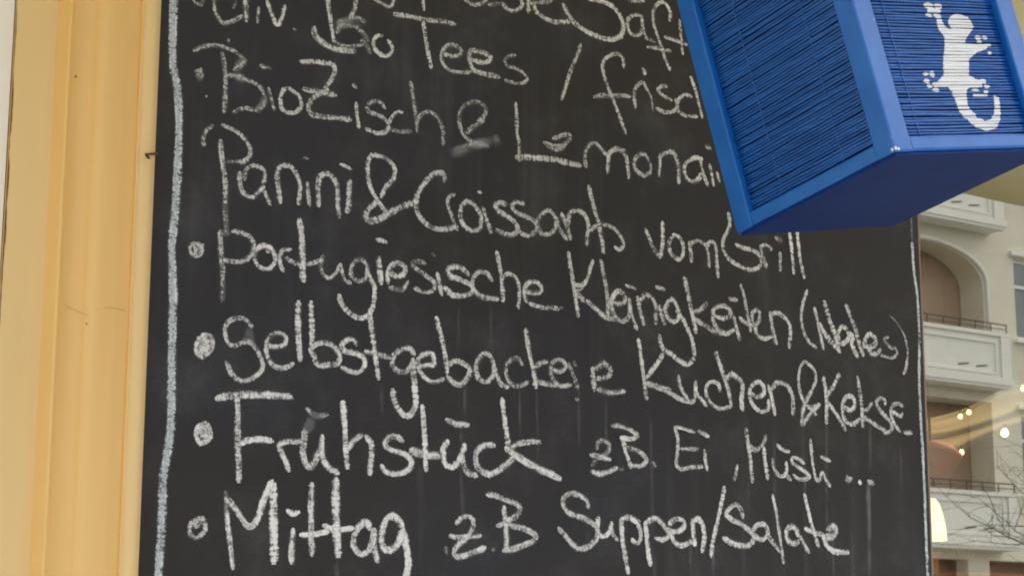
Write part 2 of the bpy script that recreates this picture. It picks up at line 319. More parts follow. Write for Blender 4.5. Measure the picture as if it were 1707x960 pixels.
# chalk strokes: (part, label, [(width mm, density, ribbing, x,z pairs in mm on the board)])
CHALK = [
 ('chalk_border', 'thick bluish chalk line down the left side of the board', [
  (10.2,0.871,0.55,[-523.3,339.3,-522.4,315.4,-522.1,247.6,-519.5,224.3,-513.7,201.7,-509.6,159.1,-508.7,96.8,-509.8,42.5,-512.6,-7.6,-508.3,-56.5,-508,-101.7,-506.9,-150.3,-505.4,-205.8,-506.6,-253.7,-512.4,-286.9,-512.1,-330.4,-513.6,-387.9,-514.3,-427.1]),
  (5.7,0.709,0.6,[-521.7,339.6,-522.1,267.5,-515.5,205.3,-509.8,143.4,-510.5,81,-510.8,27,-511.9,-26.6,-507.8,-86.7,-506.4,-161.4,-505.6,-220.6,-509.8,-272.2,-512.4,-323.2,-514.4,-388,-515.9,-427.2]),
  (4.1,0.607,0.8,[-527.4,338.4,-525.4,266.9,-516.8,197.2,-511.4,143.1,-513,80.7,-511.8,11.6,-514,-34.4,-510.4,-102,-507.6,-191.2,-509.3,-264.9,-514.5,-330.5,-515.8,-409.4]),
 ]),
 ('chalk_border', 'thinner bluish chalk line down the right side of the board', [
  (5.5,0.25,0.3,[801.9,233.2,799.9,197.2,800.8,161.8]),
  (6,0.979,0.2,[799.6,166.7,801.4,122.4,807,73.8,808,16.9,803.2,-67.8,803.2,-117.9,804.7,-186.9,805.4,-247.8,804.6,-309.2,804.8,-400.4]),
 ]),
 ('bullet_mark', 'half cut bullet at the very top left', [
  (4.7,0.64,0.4,[-495.7,319,-490.7,315.9,-484.8,316.5,-482.2,323.7]),
 ]),
 ('chalk_word', 'word "div" at the top left', [
  (6.3,0.601,0.3,[-456,340.6,-465.6,330.9,-466.8,319.2,-463.2,307.6,-452.5,297.8,-438.7,303.9,-426.9,313]),
  (4,0.2,0.4,[-435.6,331.4,-439.3,321]),
  (7.2,0.8,0.4,[-423.7,351.2,-422.6,336,-420.7,307.5]),
  (5.6,0.721,0.4,[-403.9,329.2,-403.8,320.5,-404.4,308.8]),
  (6.4,0.761,0.4,[-391.1,339.6,-384.4,324.4,-375.8,310.6,-370.8,317.5,-365.2,339]),
  (5.7,0.25,0.4,[-350.8,309.7,-348.7,308.6]),
 ]),
 ('chalk_word', 'smudged word "Bio" in the top row', [
  (6.6,0.681,0.4,[-302,372.8,-301.3,361,-296.3,332.3,-290.3,303.9]),
  (7.5,0.56,0.2,[-259.4,377.7,-258.1,367.9,-260,355.5,-266.3,343.3]),
  (9,0.764,0.15,[-321.1,317.5,-319.6,308,-306.2,298.8,-289,294.3,-272.8,295,-258.3,297.1]),
  (5.8,0.483,0.2,[-290.3,304.8,-278.4,301.2,-264.3,302.5,-245.9,308.4]),
  (7.4,0.442,0.25,[-286.3,317.5,-282.2,327.2,-271.5,330.9,-257.3,331.1,-246.2,324.3,-238.4,315.8]),
  (12.4,0.4,0.1,[-288.6,325.9,-272.6,334,-255.3,340.5,-242.1,337.1]),
  (6.6,0.3,0.2,[-285.6,332.5,-270.6,339.4,-255.4,344.4,-242.2,341.1]),
  (6.6,0.604,0.2,[-248.2,313.9,-240.4,308.5,-234.8,299]),
  (6.3,0.724,0.4,[-215.4,327.3,-225.3,324,-229.5,313.5,-223.8,302.6,-210.4,298.8,-200.6,307,-201.4,316.9,-206.4,322]),
 ]),
 ('chalk_word', 'word "Tees" in the top row', [
  (7.6,0.762,0.25,[-197.8,361.1,-179.3,362.7,-149.7,363.6,-122,366,-98.7,367.1]),
  (6.8,0.684,0.4,[-150.1,358.4,-147.1,339.6,-142.2,316,-136.9,295.7]),
  (6.8,0.645,0.4,[-118,319.6,-105.3,318.9,-91.3,322.5,-87.1,328.5,-93.7,334.4,-105.4,334.9,-115.8,328.2,-120.3,314,-116.7,304.5,-107.4,298,-91.1,297.9,-72.3,301.3]),
  (7.8,0.645,0.3,[-70.1,320.3,-55.8,318.8,-42.7,322.3,-38,329.4,-46.4,333.1,-60.7,333.5,-72.1,332.4,-73.6,316.6,-66.4,305.5,-51,303.2,-34.3,303.1,-23.4,303.4]),
  (6.1,0.605,0.25,[4.3,340.5,-9.1,335.3,-13.9,328.7,-9,322.3,4.4,321,19.1,315.9,25.9,308.7,16.6,301.4,2,298.8,-12.6,300.8]),
 ]),
 ('chalk_mark', 'hooked chalk tail left of the T, cut by the top edge', [
  (5.9,0.56,0.4,[-228.8,376,-217.7,372.6,-205.3,370.3,-199.8,375.9,-199.5,386.1]),
 ]),
 ('chalk_mark', 'short stroke above the T of "Tees", cut by the top edge', [
  (6,0.68,0.4,[-153,403.9,-151.9,391.8,-149.4,376.9]),
 ]),
 ('chalk_word', 'cut off letters "esste" along the top edge', [
  (6.9,0.56,0.4,[-83.8,408,-77.8,404.6,-68.3,401.5,-54,406.2,-45.7,412.7]),
  (7,0.5,0.4,[-42,406.5,-32.4,409.1,-23.9,411.9]),
  (7,0.68,0.4,[-17.8,414.2,-11.7,408,-0.7,406,11.5,411.7,16.5,420.2,11.5,429.8]),
  (7.1,0.64,0.4,[26.4,432.9,27.7,409.7]),
  (7.1,0.48,0.4,[23.9,421.7,41.3,427,66.4,433]),
  (7.1,0.5,0.4,[67.7,435,63.9,440.7]),
  (7.1,0.762,0.4,[38.3,421.5,40.1,415.4,48.8,408.6,68.9,404,84.1,406,99.9,410.2]),
 ]),
 ('chalk_word', 'word "Säfte" cut by the blue box, top row', [
  (8.2,0.762,0.35,[89.3,434,96.9,423.6,104.5,414.3,117.3,406,127.6,402.6,150.8,397,169.1,396.6,185,400.1,197,408.6,200.6,422.5,195.9,435.9,182.8,448.7,169.7,452.7,156.5,453.7,135.7,452.3]),
  (6.5,0.722,0.4,[236.7,435.2,235.7,445,220.1,443.7,209.3,434.2,209.1,423.1,214.3,414.2,222.4,412.4,233.2,416.7,237.4,427.5]),
  (6.5,0.723,0.4,[236.2,438.4,240,421.4,245.2,410.2]),
  (5.6,0.3,0.4,[245.2,411.3,261.5,410.4]),
  (6.5,0.64,0.4,[212.3,465.9,223.1,466.5,240.7,470.6]),
  (6.5,0.763,0.6,[291,448.9,291.8,463,284.5,474,276.3,476.1,263.8,467.5,258.1,451.8,260.5,434.3,266.3,419.8,273.7,403.4,281.6,384.8,290.1,370.8]),
  (6.5,0.765,0.4,[246.4,398.6,265.4,400.7,276.4,399.9,291.5,401.2]),
  (5.6,0.804,0.6,[309.9,454.3,311.5,435.4,315.5,400.1]),
  (6.5,0.724,0.4,[280.8,421.5,298.7,419.8,323.7,417.9]),
 ]),
 ('chalk_mark', 'slanting chalk stroke before the word "frisch"', [
  (6.7,0.726,0.3,[121.2,378.7,114.4,360.1,104.1,338.9,95.1,313.7,85.7,288.7]),
 ]),
 ('chalk_word', 'word "frisch" running behind the blue box', [
  (6.8,0.744,0.35,[200.9,358.8,199.2,371.6,192.6,377.4,183.4,376.3,170.2,368.4,161.4,355.9,163.4,341.1,169.8,324.9,178.7,307,186.4,293.1,194.1,277.1,203.1,257]),
  (7.7,0.648,0.3,[145.4,303.3,160.5,308.1,176.1,309.8,194.6,313.6,211.8,315.3]),
  (6.4,0.688,0.4,[222.2,299.7,219.8,316.3,221.2,327.5,229.4,337.7,237.5,341.3,242.2,335.6,245.9,330.7]),
  (4.6,0.45,0.6,[246.7,329.8,252.8,319.8,255.7,299.5]),
  (9.2,0.727,0.2,[237.8,362.3,240.9,356.2]),
  (6.5,0.728,0.4,[282.2,343.8,271.3,340.7,265.7,334.2,275.1,328.1,292,323.3]),
  (6.9,0.73,0.4,[299.2,325.7,303.7,316.5,296.6,307.5,278.8,302.3,262.5,305.5]),
  (6.5,0.77,0.4,[330.9,335.6,319.3,336.9,308,329.4,302.3,318.4,304.9,308.9,315.8,304.1,342.3,305.9]),
  (6.1,0.81,0.5,[330.4,366.9,339,348.2,345.5,327,352,305.7]),
 ]),
 ('bullet_mark', 'smudged bullet beside the word "BioZisch"', [
  (7,0.485,0.2,[-488.9,226.3,-480.6,229.7,-486.2,223.1,-479.4,223.4,-486.1,219,-481.1,217.5]),
  (3.9,0.486,0.4,[-473.5,196.4,-472.1,195.4]),
 ]),
 ('chalk_word', 'rubbed out "Bio" before the word "Zisch"', [
  (7.1,0.5,0.3,[-453.6,257.3,-450.2,244.7,-447.7,228.2,-447.4,209.4]),
  (7.1,0.4,0.3,[-447.4,209.4,-447.3,194.5,-447.9,179.4]),
  (6.3,0.46,0.3,[-492.3,253.4,-480.8,260.6,-463.3,265.9,-447.3,265.1]),
  (6.3,0.46,0.3,[-447.3,265.1,-437.3,263.2,-427.1,258.1,-419.5,253.8]),
  (7.1,0.484,0.3,[-419.9,254.1,-426.7,246.2,-435.4,238]),
  (10.3,0.4,0.1,[-420.5,254,-426.7,247.2,-433.5,240.2]),
  (7.1,0.5,0.3,[-444.1,228.9,-432.2,230.1,-419,227.7]),
  (11.9,0.35,0.1,[-435.1,229.5,-420.1,227.9]),
  (6.4,0.485,0.3,[-418,227.9,-403.8,224.7,-396.6,220.3,-392.3,213.5]),
  (7.2,0.446,0.3,[-390.8,209.9,-392.9,199.1,-402.7,189.3]),
  (11.1,0.35,0.1,[-391.2,209.9,-393.9,198.9,-403.7,188.7]),
  (6.3,0.42,0.3,[-434.5,181.6,-420.8,189.2,-404.7,189.5]),
  (5.5,0.3,0.2,[-445.8,277.8,-444.1,275.2]),
  (7.2,0.605,0.2,[-397.5,250.7,-392.4,249.3]),
  (4.8,0.3,0.2,[-392.4,250.6,-383.2,249.5]),
  (5.6,0.608,0.4,[-385.8,222.2,-382,209.6,-376.8,194.3]),
  (6.4,0.729,0.4,[-360.9,227,-366.5,219.9,-368.2,208.1,-364.6,197.3,-352.8,194.5,-340.5,200.4,-337.2,210.6,-342.1,220.3,-350.5,224.6,-356.8,227.4]),
 ]),
 ('chalk_word', 'word "Zisch" in the second row', [
  (7.3,0.767,0.5,[-340.2,267,-330.8,268.2,-318.2,271.1,-303.4,271.5,-291.7,271.8,-288.3,264.9,-290.2,255.8,-296.4,245.9,-302.6,238.5]),
  (8.1,0.728,0.2,[-334.4,230.4,-323.5,229.4,-308.7,230,-286.4,230.4]),
  (7.3,0.689,0.5,[-298.3,235.8,-312.9,227,-323.1,215.9,-326.6,204.7,-321.6,197.8,-307.9,197.3,-293.1,198.2,-278.2,199.9,-262.8,199.9]),
  (7.4,0.607,0.2,[-259.5,248.9,-255.5,246.9]),
  (6.2,0.69,0.4,[-254.6,224.8,-253.4,208.3,-249.6,191.4]),
  (6.6,0.567,0.2,[-210.2,225.1,-215.9,231.5,-225.8,232.3,-236.6,225.9]),
  (6.6,0.65,0.4,[-238.7,220.7,-234.2,215.5,-217.7,213.4,-206.6,207.3,-203.2,200,-209.6,192,-221.7,188.1,-239.2,191.5]),
  (5.4,0.649,0.4,[-182,223.9,-190.2,223.4,-197.9,215.7,-203.9,204.8]),
  (6.2,0.4,0.2,[-202,198.2,-188.7,195.8,-168.6,199.7]),
  (6.7,0.487,0.3,[-169.8,269.5,-166.3,251,-162.7,233.6,-159.5,214.2,-158.4,200.4]),
  (6.8,0.504,0.4,[-158.6,216.3,-150.2,227.3,-138.8,232,-127.4,227.5,-119.2,216.8,-116.1,206.2,-116.4,206.5,-116.2,189.4]),
 ]),
 ('chalk_mark', 'faded ampersand before "Lemonaid"', [
  (7.7,0.488,0.4,[-49.2,235.8,-62.2,225.8,-77.1,212.9]),
  (6.9,0.447,0.3,[-60.2,229.6,-47.2,244,-46.2,253.8,-55.4,259.3,-65.5,259.3,-83.4,249.2,-90.3,235.9,-89.2,222.2,-82.1,207.8,-65,200.2,-41.9,197.7]),
  (12.8,0.45,0.15,[-104.5,176.7,-79.9,189.1,-55,200,-20.6,210.7]),
  (6.8,0.42,0.3,[-97.7,184.6,-80,192.6,-55,201.8]),
  (12.1,0.25,0.1,[-32.8,207.9,-22.6,213]),
 ]),
 ('chalk_word', 'word "Lemonaid" ending behind the blue box', [
  (6.5,0.651,0.4,[5.2,269.5,7,245.9,7.5,223.2,10.6,214.7,11.2,185.9]),
  (8.8,0.735,0.6,[6.8,189.8,28.2,193.1,50.2,195,70,197,95,195.6,119,195.1]),
  (7.9,0.57,0.3,[55.3,218.7,68.9,216.7,85.1,219.3,97.7,228.6,100.8,236.5,95.2,237.7,82.7,233,71.4,227.6]),
  (7.9,0.5,0.3,[61.4,214.5,77.6,212.4,90.1,218]),
  (7.1,0.693,0.4,[129.2,193.9,127.5,208,129.4,219.9,140.9,231.7,148.7,232.5,157.6,225.4,165.3,218.5]),
  (7.2,0.694,0.4,[168.9,192,170.4,208.2,171.8,220.2,182.3,228.2,195.4,228.8,203.2,221.8,206.1,207.2,208,189.3]),
  (3.6,0.5,0.3,[174.5,227.6,184.9,232.9,203.3,230.9]),
  (7.3,0.653,0.3,[239,230.6,227,227.2,218.4,215.5,221.9,204.3,235.9,197.7,249.3,204]),
  (5.5,0.572,0.3,[238.2,232,246.1,222,250.2,211.8,247.9,202.8]),
  (6.4,0.694,0.4,[265.3,200.6,267,218.6,267.3,235]),
  (7.4,0.694,0.4,[267.1,228.5,278.1,238.2,291.8,241.7,299.8,232.4,303.6,217.6,303.2,195.7]),
  (7.4,0.735,0.4,[349.7,240.5,335.7,239.7,320.3,231.1,314.6,219.3,319.8,204.7,332.2,202.2,343.4,209.3,347.7,216.6]),
  (6.5,0.817,0.5,[346.8,239.6,350.6,222.5,359.9,200]),
  (8.4,0.57,0.2,[358.5,261.4,364.1,260.1,367.5,259.5]),
  (6.1,0.777,0.5,[364.9,233.5,369.2,216.4,372.5,201.9]),
  (5.6,0.736,0.5,[379.5,223.5,384,209.8]),
 ]),
 ('chalk_word', 'word "Panini" with a long faded P', [
  (7.4,0.735,0.5,[-451.9,140.8,-449.9,124.4,-446.7,106.4,-443.1,86.7,-441.8,62]),
  (7.8,0.28,0.2,[-442.2,61.9,-441.2,42.8,-438.9,23]),
  (6.2,0.488,0.3,[-474.4,130.8,-475.3,138.9,-471.8,150.6,-462.9,159.1]),
  (6.3,0.652,0.4,[-449.7,162,-439.7,159.5,-427.7,155.5,-416.4,147.4,-409.4,135.4,-411.7,124.8,-418.4,118.5,-425.4,117.1]),
  (4.7,0.35,0.3,[-442.1,114.5,-424.4,117.6]),
  (6.7,0.531,0.4,[-416.1,95.3,-416,104.6,-411.2,112.2,-402.3,115.4,-392.2,113.7,-387.6,106.9,-389.5,92.6]),
  (6.7,0.696,0.4,[-423.5,103.4,-422.5,89.7,-419.1,79.1,-409,73.5,-403,74.3,-394.3,83.5,-388.4,89.1]),
  (6.3,0.615,0.4,[-389.4,87,-378.7,67.1]),
  (7.2,0.696,0.5,[-364.2,72.3,-367.1,88.4,-369.7,104.9,-368,117.4,-360,122.4,-349.7,122,-342.2,112.8,-336.8,102.2,-336.3,87.1,-337.6,73.8]),
  (6.4,0.697,0.2,[-325.4,104.2,-324,88.9,-321.1,73.2]),
  (5.6,0.3,0.2,[-331.5,136.8,-325.7,136.9]),
  (7.7,0.696,0.5,[-308,75.6,-309.1,92.9,-309.5,108.1,-305.9,116.6,-295.5,120.7,-284.7,113.6,-280.2,100.9,-279.8,81.8,-277.3,65]),
  (8.5,0.738,0.6,[-261.8,116,-263.5,97.5,-262.8,84.2,-265.8,73.3]),
  (5.3,0.776,0.15,[-276.8,136.4,-269.3,134.8,-260.6,132.2]),
 ]),
 ('chalk_mark', 'large ampersand between "Panini" and "Croissants"', [
  (7,0.736,0.35,[-213.5,100.8,-206.1,116.4,-195.3,128.7,-193.3,142.8,-201.2,152.4,-214.5,156.8,-229.8,155.8,-235,144.3,-234.7,126.8,-228.9,108.3,-219.9,96,-211,86.6,-205.5,81.5]),
  (9,0.705,0.5,[-219.9,93.1,-230.6,83.9,-237.2,70.4,-230.2,66,-217.3,70.2,-202.2,79.1,-184.7,90.2,-156,103]),
 ]),
 ('chalk_word', 'word "Croissants" with a high t', [
  (7.6,0.532,0.2,[-113.3,136.8,-113.9,145.7,-118.1,151.1]),
  (7.9,0.726,0.5,[-115.8,149.5,-129.4,145.4,-142.9,133.5,-152.8,119.2,-158.2,106.6,-158.5,92.9,-151.1,80.1,-137.5,71.1,-121.7,68.7,-108.1,71.1,-92.1,76.6]),
  (6.3,0.663,0.15,[-97.1,120.8,-105.1,117.1,-108.4,107.7,-103.7,94.5,-97.2,81.4,-92,71.8]),
  (7.6,0.706,0.4,[-76.2,115.2,-84.3,107.1,-87.6,94.7,-82.9,81.4,-70.1,74.1,-57.3,76.8,-52.3,89.4,-57.5,102.8,-66.9,112.5,-77.4,115]),
  (7.7,0.71,0.7,[-50,108.2,-44.6,94.5,-36.2,75.9]),
  (5.1,0.697,0.2,[-58.2,130.4,-52.5,129.6]),
  (8.1,0.684,0.4,[-10.3,119,-22.2,119.8,-28.9,115.8,-24.6,108.3,-7.9,101.5,5.3,94.1,8.9,84.5,-1.8,76.4,-14.9,76.7,-26.8,79.8]),
  (7.3,0.709,0.3,[19.7,124,6.4,124.8,-1.2,118.6,5.3,110.4,23.4,105.7,37.9,100.5,42.3,91.9,33.1,81.5,21,78.9,8.9,83.4]),
  (7,0.687,0.3,[75.2,96.2,74.3,110.5,64.9,120,55.1,117.2,45.3,107.6,43.3,94.1,50.1,84.7,62.4,85.3,73.5,93.9]),
  (7,0.715,0.4,[76,112.8,80.9,97,94.5,81.8]),
  (7.9,0.713,0.3,[84.7,118.5,93.4,104.8,100.8,83.5]),
  (7.5,0.713,0.4,[97.1,105.3,99.2,120.1,112.3,127.1,127.4,121.9,132.8,108,131,91.1,130.1,78.9]),
  (8,0.651,0.5,[134.1,165.8,139,148.6,145.3,130.6,151.5,112.6,156.4,92.3,160.1,70.8]),
  (6.7,0.719,0.3,[136.2,101.1,147.7,108.9,160.5,112.7,178.5,109.8,192.6,98,196.8,86.9,189.7,78.7,180.7,81.8]),
 ]),
 ('chalk_word', 'word "vom" below the blue box', [
  (7.2,0.724,0.4,[238.7,116.1,245.2,103.1,252.9,89.2,263.4,76.6]),
  (6.8,0.764,0.7,[271,131.1,271.5,112.9,269.5,93.4,265.5,76.9]),
  (6.9,0.768,0.5,[293,114.6,283.9,103.8,283.7,89.8,292.9,80.2,302.4,78.6,309.3,86.5,309.1,102.7,300.3,113.4,290.9,114.3]),
  (7.3,0.772,0.2,[322,106.5,324.4,91.6,325.5,77.8]),
  (6.9,0.753,0.4,[321.9,104.3,339.9,111.4,353.6,107.2,358.3,94.8,359.8,73.9]),
  (7,0.755,0.5,[355,105.2,366.3,113.2,373.1,107.5,374.9,91.4,377.5,60.1]),
 ]),
 ('chalk_word', 'word "Grill" just below the blue box', [
  (7,0.77,0.5,[401.2,162.8,402.7,145.4,396.2,131.3,388.8,117.1,389.8,101.9,400.7,90.1,420.3,82.6,440.1,79.1,457.5,83.8,466.5,94.8,461.6,104.2,446.8,110.1,429.7,111.8,414.1,114.9]),
  (7.1,0.774,0.3,[464.8,119.1,468.1,105,476.3,87.8]),
  (6.6,0.726,0.3,[464.8,119.1,475.9,122,488,116.8]),
  (6.2,0.821,0.3,[504.9,113.6,504.9,98.4,504.5,85.4]),
  (8.6,0.5,0.15,[496.2,136.5,508.5,132.9]),
  (6.7,0.855,0.7,[524.2,161.5,528.6,135,530.7,110.5,533.3,83.8]),
  (6.7,0.814,0.7,[540.7,163.7,544.1,134.7,547.6,108,554.6,79.6]),
 ]),
 ('bullet_mark', 'hatched bullet beside "Portugiesische"', [
  (5,0.727,0.3,[-478.9,3.8,-486.4,1,-487.7,-7.2,-482.1,-13.7,-473.6,-10,-471.4,-0.7,-477,4]),
  (4.6,0.684,0.4,[-483.7,3.2,-480.5,-4.6,-481.1,-12.7,-477,3.1,-474.6,-9.2,-472.2,4.6,-471.9,-4.4]),
 ]),
 ('chalk_word', 'word "Portugiesische"', [
  (7.3,0.516,0.5,[-447.7,23.2,-447.2,8.7,-445.6,-7.5,-443.1,-23.5,-442.6,-37.9]),
  (7.7,0.32,0.5,[-442.6,-37.9,-441.1,-52.1,-442,-65.8]),
  (7,0.35,0.4,[-446.6,20.6,-436.9,21.3]),
  (6.6,0.667,0.5,[-431.1,25.4,-419.3,25.1,-408.3,21.9,-401.1,14.6,-401.2,4.4,-406.4,-5.4,-416.1,-12,-427.8,-13.5,-441.5,-13.3]),
  (6.3,0.756,0.4,[-381,12.5,-390,11.4,-396.8,4.1,-398.9,-5.4,-392.2,-15.6,-381.1,-17.9,-371.3,-10.3,-370.2,-0,-374.9,9.6,-385.1,12.5,-393,10.4]),
  (4.7,0.685,0.4,[-383.9,7.5,-377.8,4.9]),
  (6.3,0.776,0.3,[-347.6,12.4,-359.7,8.7,-363.5,-1,-361.8,-10.1,-356.9,-17.3]),
  (8.7,0.771,0.7,[-335.9,53.7,-332.4,32.6,-330.6,10.4,-329.7,-8.1,-328.1,-26.9]),
  (6.4,0.734,0.3,[-354.4,0.1,-340,-5.2,-325.6,-4.8,-311.3,-0.3,-302.1,4.6]),
  (6,0.738,0.3,[-299.1,9.6,-302,2.7,-302.8,-6.8,-296.3,-17.2,-289,-18.3,-279.8,-9.7,-273.7,1.4]),
  (6,0.743,0.3,[-273.7,1.4,-270.2,-12.3,-264.8,-20.2,-258,-21.8]),
  (6.5,0.739,0.3,[-234.4,6.1,-242,11.5,-251.6,7.9,-257.7,-2.3,-257.5,-11.8,-248.9,-17.4,-239.3,-15.9,-233.5,-6.1,-233.3,5.3]),
  (7.3,0.783,0.6,[-234.3,-0.5,-227.6,-13,-222,-23.8,-222.1,-40.9,-225.7,-54.5,-236.2,-65.5,-248.9,-66,-265,-57.8,-272.6,-48.3,-274.8,-40.1]),
  (9,0.783,0.5,[-215.9,17,-214.2,-0,-211.8,-17.3]),
  (6.5,0.722,0.15,[-219.4,41.5,-210.2,41.1,-204.8,39.9]),
  (7.4,0.784,0.4,[-198.6,-1.1,-186.5,-4.8,-176.7,0.5,-174.6,8.5,-183.5,14.2,-195.5,9.9,-201.8,-2.4,-200.5,-14.7]),
  (6.6,0.776,0.2,[-198.2,-21.1,-187.3,-22.2,-178.5,-21.8,-169.9,-9.8]),
  (7,0.717,0.2,[-143.4,18.5,-155.7,19.5,-164.5,14.6,-157.7,9.5,-139.8,1,-128,-7.4,-129.5,-16.3,-142.8,-21.6,-159.6,-17.7]),
  (6.7,0.22,0.2,[-131.6,33.1,-128.9,31.1]),
  (7.1,0.809,0.2,[-123.7,7.2,-120.6,-4.6,-116.6,-22]),
  (8,0.702,0.3,[-72.8,11.7,-83.3,18.4,-97,19.3,-106.5,13.7,-102.6,6.3,-83.1,1.7,-67,-4.3,-66.9,-12.2,-82.9,-19.5,-98.9,-19.7,-111.5,-11.7]),
  (7.6,0.704,0.2,[-34.4,7.7,-41.5,16,-55.5,17.1,-64.7,7.8,-65.8,-6.2,-55.3,-15.8,-41.3,-18.3,-24.5,-17.4]),
  (7.2,0.787,0.5,[-26.4,49.1,-22.3,32.6,-18.5,13.1,-16.8,-2.6,-16,-19.5]),
  (6.8,0.775,0.7,[-18.5,13.1,-6.2,20.5,4.5,16.8,10.5,6.4,11.8,-9.4,10.1,-26.6]),
  (7.7,0.778,0.4,[21.3,-1.4,35.8,-2.8,47.9,0.6,49.1,8.8,39.4,13.8,26.1,10.2,20.6,-0.4,23.7,-16.5]),
  (7.3,0.788,0.2,[29.7,-18.5,51.5,-21.6,66.1,-20,78.3,-20.8]),
  (3.5,0.3,0.2,[78.3,-19.3,88.2,-18.3]),
 ]),
 ('chalk_word', 'word "Kleinigkeiten"', [
  (7.4,0.773,0.4,[97.1,63,100.7,43.3,105.1,21.3,109.2,-0.7,114,-27.8]),
  (7,0.716,0.4,[141,56.9,135.8,44.4,130.7,30.4,121.8,19.1,106.8,17]),
  (6.1,0.662,0.3,[106.8,12.3,115.5,11.2,123.1,17.2]),
  (7.9,0.666,0.2,[106.8,6.1,116.7,2.1,124.2,-4.2]),
  (7.9,0.737,0.3,[129.2,-3.7,145.5,-13.2,165.7,-25.1,179.7,-25.7]),
  (7.5,0.751,0.4,[154.5,58.5,159.9,38,164.8,15.7,167.2,-2.7,166.9,-24.3]),
  (8,0.715,0.3,[176.1,-0.6,188.9,-2,198.8,3.9,196.8,13,186.6,17.1,177.5,8.8,173.5,-6.1,179.7,-21,193.8,-26.7,205.5,-18.3,207,-2.5]),
  (7.6,0.765,0.2,[206.6,7.4,209.5,-12.7,219.5,-36.2]),
  (6.3,0.837,0.1,[200.9,27.7,217.7,23.7]),
  (7.6,0.763,0.6,[221.5,11.6,226.5,-6.7,232.7,-27.4]),
  (7.6,0.76,0.6,[225.3,6.8,237.3,17.1,249.1,13.6,255.5,2.7,255.1,-23.6]),
  (7.2,0.766,0.6,[263.5,3.5,267.2,-10.8,271.8,-23.4]),
  (7.2,0.662,0.15,[256.8,31.3,271.9,29.4]),
  (7.3,0.762,0.5,[294.3,10,287.7,15.7,278.2,9.3,274,-1.7,279.1,-13.8,289.8,-18,299.3,-8.5,296.9,3.9,291.7,12.9]),
  (7.7,0.847,0.85,[295.4,-1.5,307.3,-13,317.8,-28.9,320.4,-33.6,326.2,-49,327.5,-63.2,323.7,-73,314.4,-79.4,299.3,-75.2,285.5,-67,269.6,-60.6,263.8,-51.7,261.6,-40.9]),
  (7.8,0.805,0.6,[311.3,51.4,317.6,28.5,322.6,7.7,327.7,-10.9,331.9,-29.2]),
  (8.2,0.717,0.2,[326.6,0,341.7,6.6,353.8,17.5]),
  (8.3,0.727,0.2,[326.4,-7.9,345.3,-15.5,364.4,-23.2,382.3,-26.8]),
  (7.9,0.768,0.4,[367.7,0.7,385.7,-2.8,399.8,4.1,398.1,13.6,382,16.2,367.4,9.3,364.8,-5,374.2,-19,390.7,-25.6,406.2,-18.4]),
  (7.4,0.818,0.2,[406.8,3.3,411.4,-13.1,417.7,-31.6]),
  (7.4,0.845,0.1,[399.1,28.9,413.7,29]),
  (7,0.806,0.5,[422.9,52.9,428.9,34.3,433.9,10.9,440.7,-17.8]),
  (7.5,0.769,0.2,[418.9,1.7,432,-5.6,449,-6.1,460.2,2.7]),
  (7.5,0.721,0.3,[444.9,-1.1,443.8,9.7,452.6,18.3,459.6,13.6,457.9,2.5]),
  (7,0.777,0.3,[449,-7.2,452.9,-19.9,465.6,-25.6,483,-21.3]),
  (8,0.819,0.4,[481.3,15.9,483.6,-1.5,487.5,-16.5,491.9,-31]),
  (7.6,0.772,0.6,[484.2,14,495.9,17.4,513.2,10.3,522.1,-2,521.5,-17.5,518.9,-34.3]),
 ]),
 ('chalk_word', 'bracketed word "(Natas)" at the right', [
  (6.7,0.814,0.4,[559.8,59.9,552.6,43.5,546.6,24.9,546,9.3,552.1,-10.1,562,-22.5,575.2,-29]),
  (7.2,0.818,0.2,[574.7,33.5,579.9,15,585.2,-4.6,591.1,-29.8]),
  (8.7,0.779,0.9,[582.7,9.7,595.7,-5.8,610.3,-17.9,627.2,-31.1]),
  (8.7,0.772,0.9,[596.3,46,603.1,26.4,612.8,4.8,621.1,-14.6,622.9,-24.8]),
  (8.2,0.777,0.6,[643.5,7.9,631.3,9,624.6,-3,628.6,-17.3,642.6,-12.5,650.8,-1.6]),
  (8.8,0.783,0.9,[644.7,1.2,656.8,-4.4,653.3,-13.4,658.5,-26.5,664.4,-35.3]),
  (8.3,0.775,0.8,[643.7,46.1,652.2,29.2,662.1,9.8,667.5,-7.9,670.7,-15.2,678,-32.4]),
  (8.3,0.783,0.5,[681.1,-15.6,696.7,-16.4,706.5,-8.7,703.8,0.2,693,3.7,683.1,-6.4,681,-17.9,685.8,-17.2,697,-28.1,708.9,-26.1,716.3,-19.4]),
  (5.9,0.739,0.3,[735.6,2.9,725.8,-1.1,731.8,-8.5,744.2,-15.4,750.1,-12.8,754.5,-21.1,744.4,-29.8,718.2,-28.7]),
  (4,0.3,0.3,[740.6,38.4,756.2,29.6,769.8,13.6]),
  (5,0.553,0.5,[769.8,13.6,777,-1.9,776,-1.7,778.5,-13.6,776.9,-31.1]),
  (6.9,0.796,0.3,[776.9,-31.1,773.8,-43.5,767.2,-53.6]),
 ]),
 ('bullet_mark', 'large oval bullet beside "Selbstgebackene"', [
  (6.9,0.828,0.5,[-463.2,-109.5,-470.6,-115.5,-475.7,-130.2,-469.7,-138.5,-460.3,-134.9,-453,-124.5,-455.3,-114.1,-463.1,-110.4]),
  (6.1,0.783,0.5,[-462.1,-113.3,-468.5,-120.7,-459,-118,-471.1,-128,-456.9,-124,-469.9,-133.2,-458.6,-129.5]),
 ]),
 ('chalk_word', 'word "Selbstgebackene"', [
  (6.2,0.748,0.5,[-399.6,-95.1,-405.7,-87.6,-417.6,-84.9,-430.1,-89.2,-436.2,-97.9,-435.8,-110.4,-431,-118.9,-421.3,-120.6,-412.6,-115.7]),
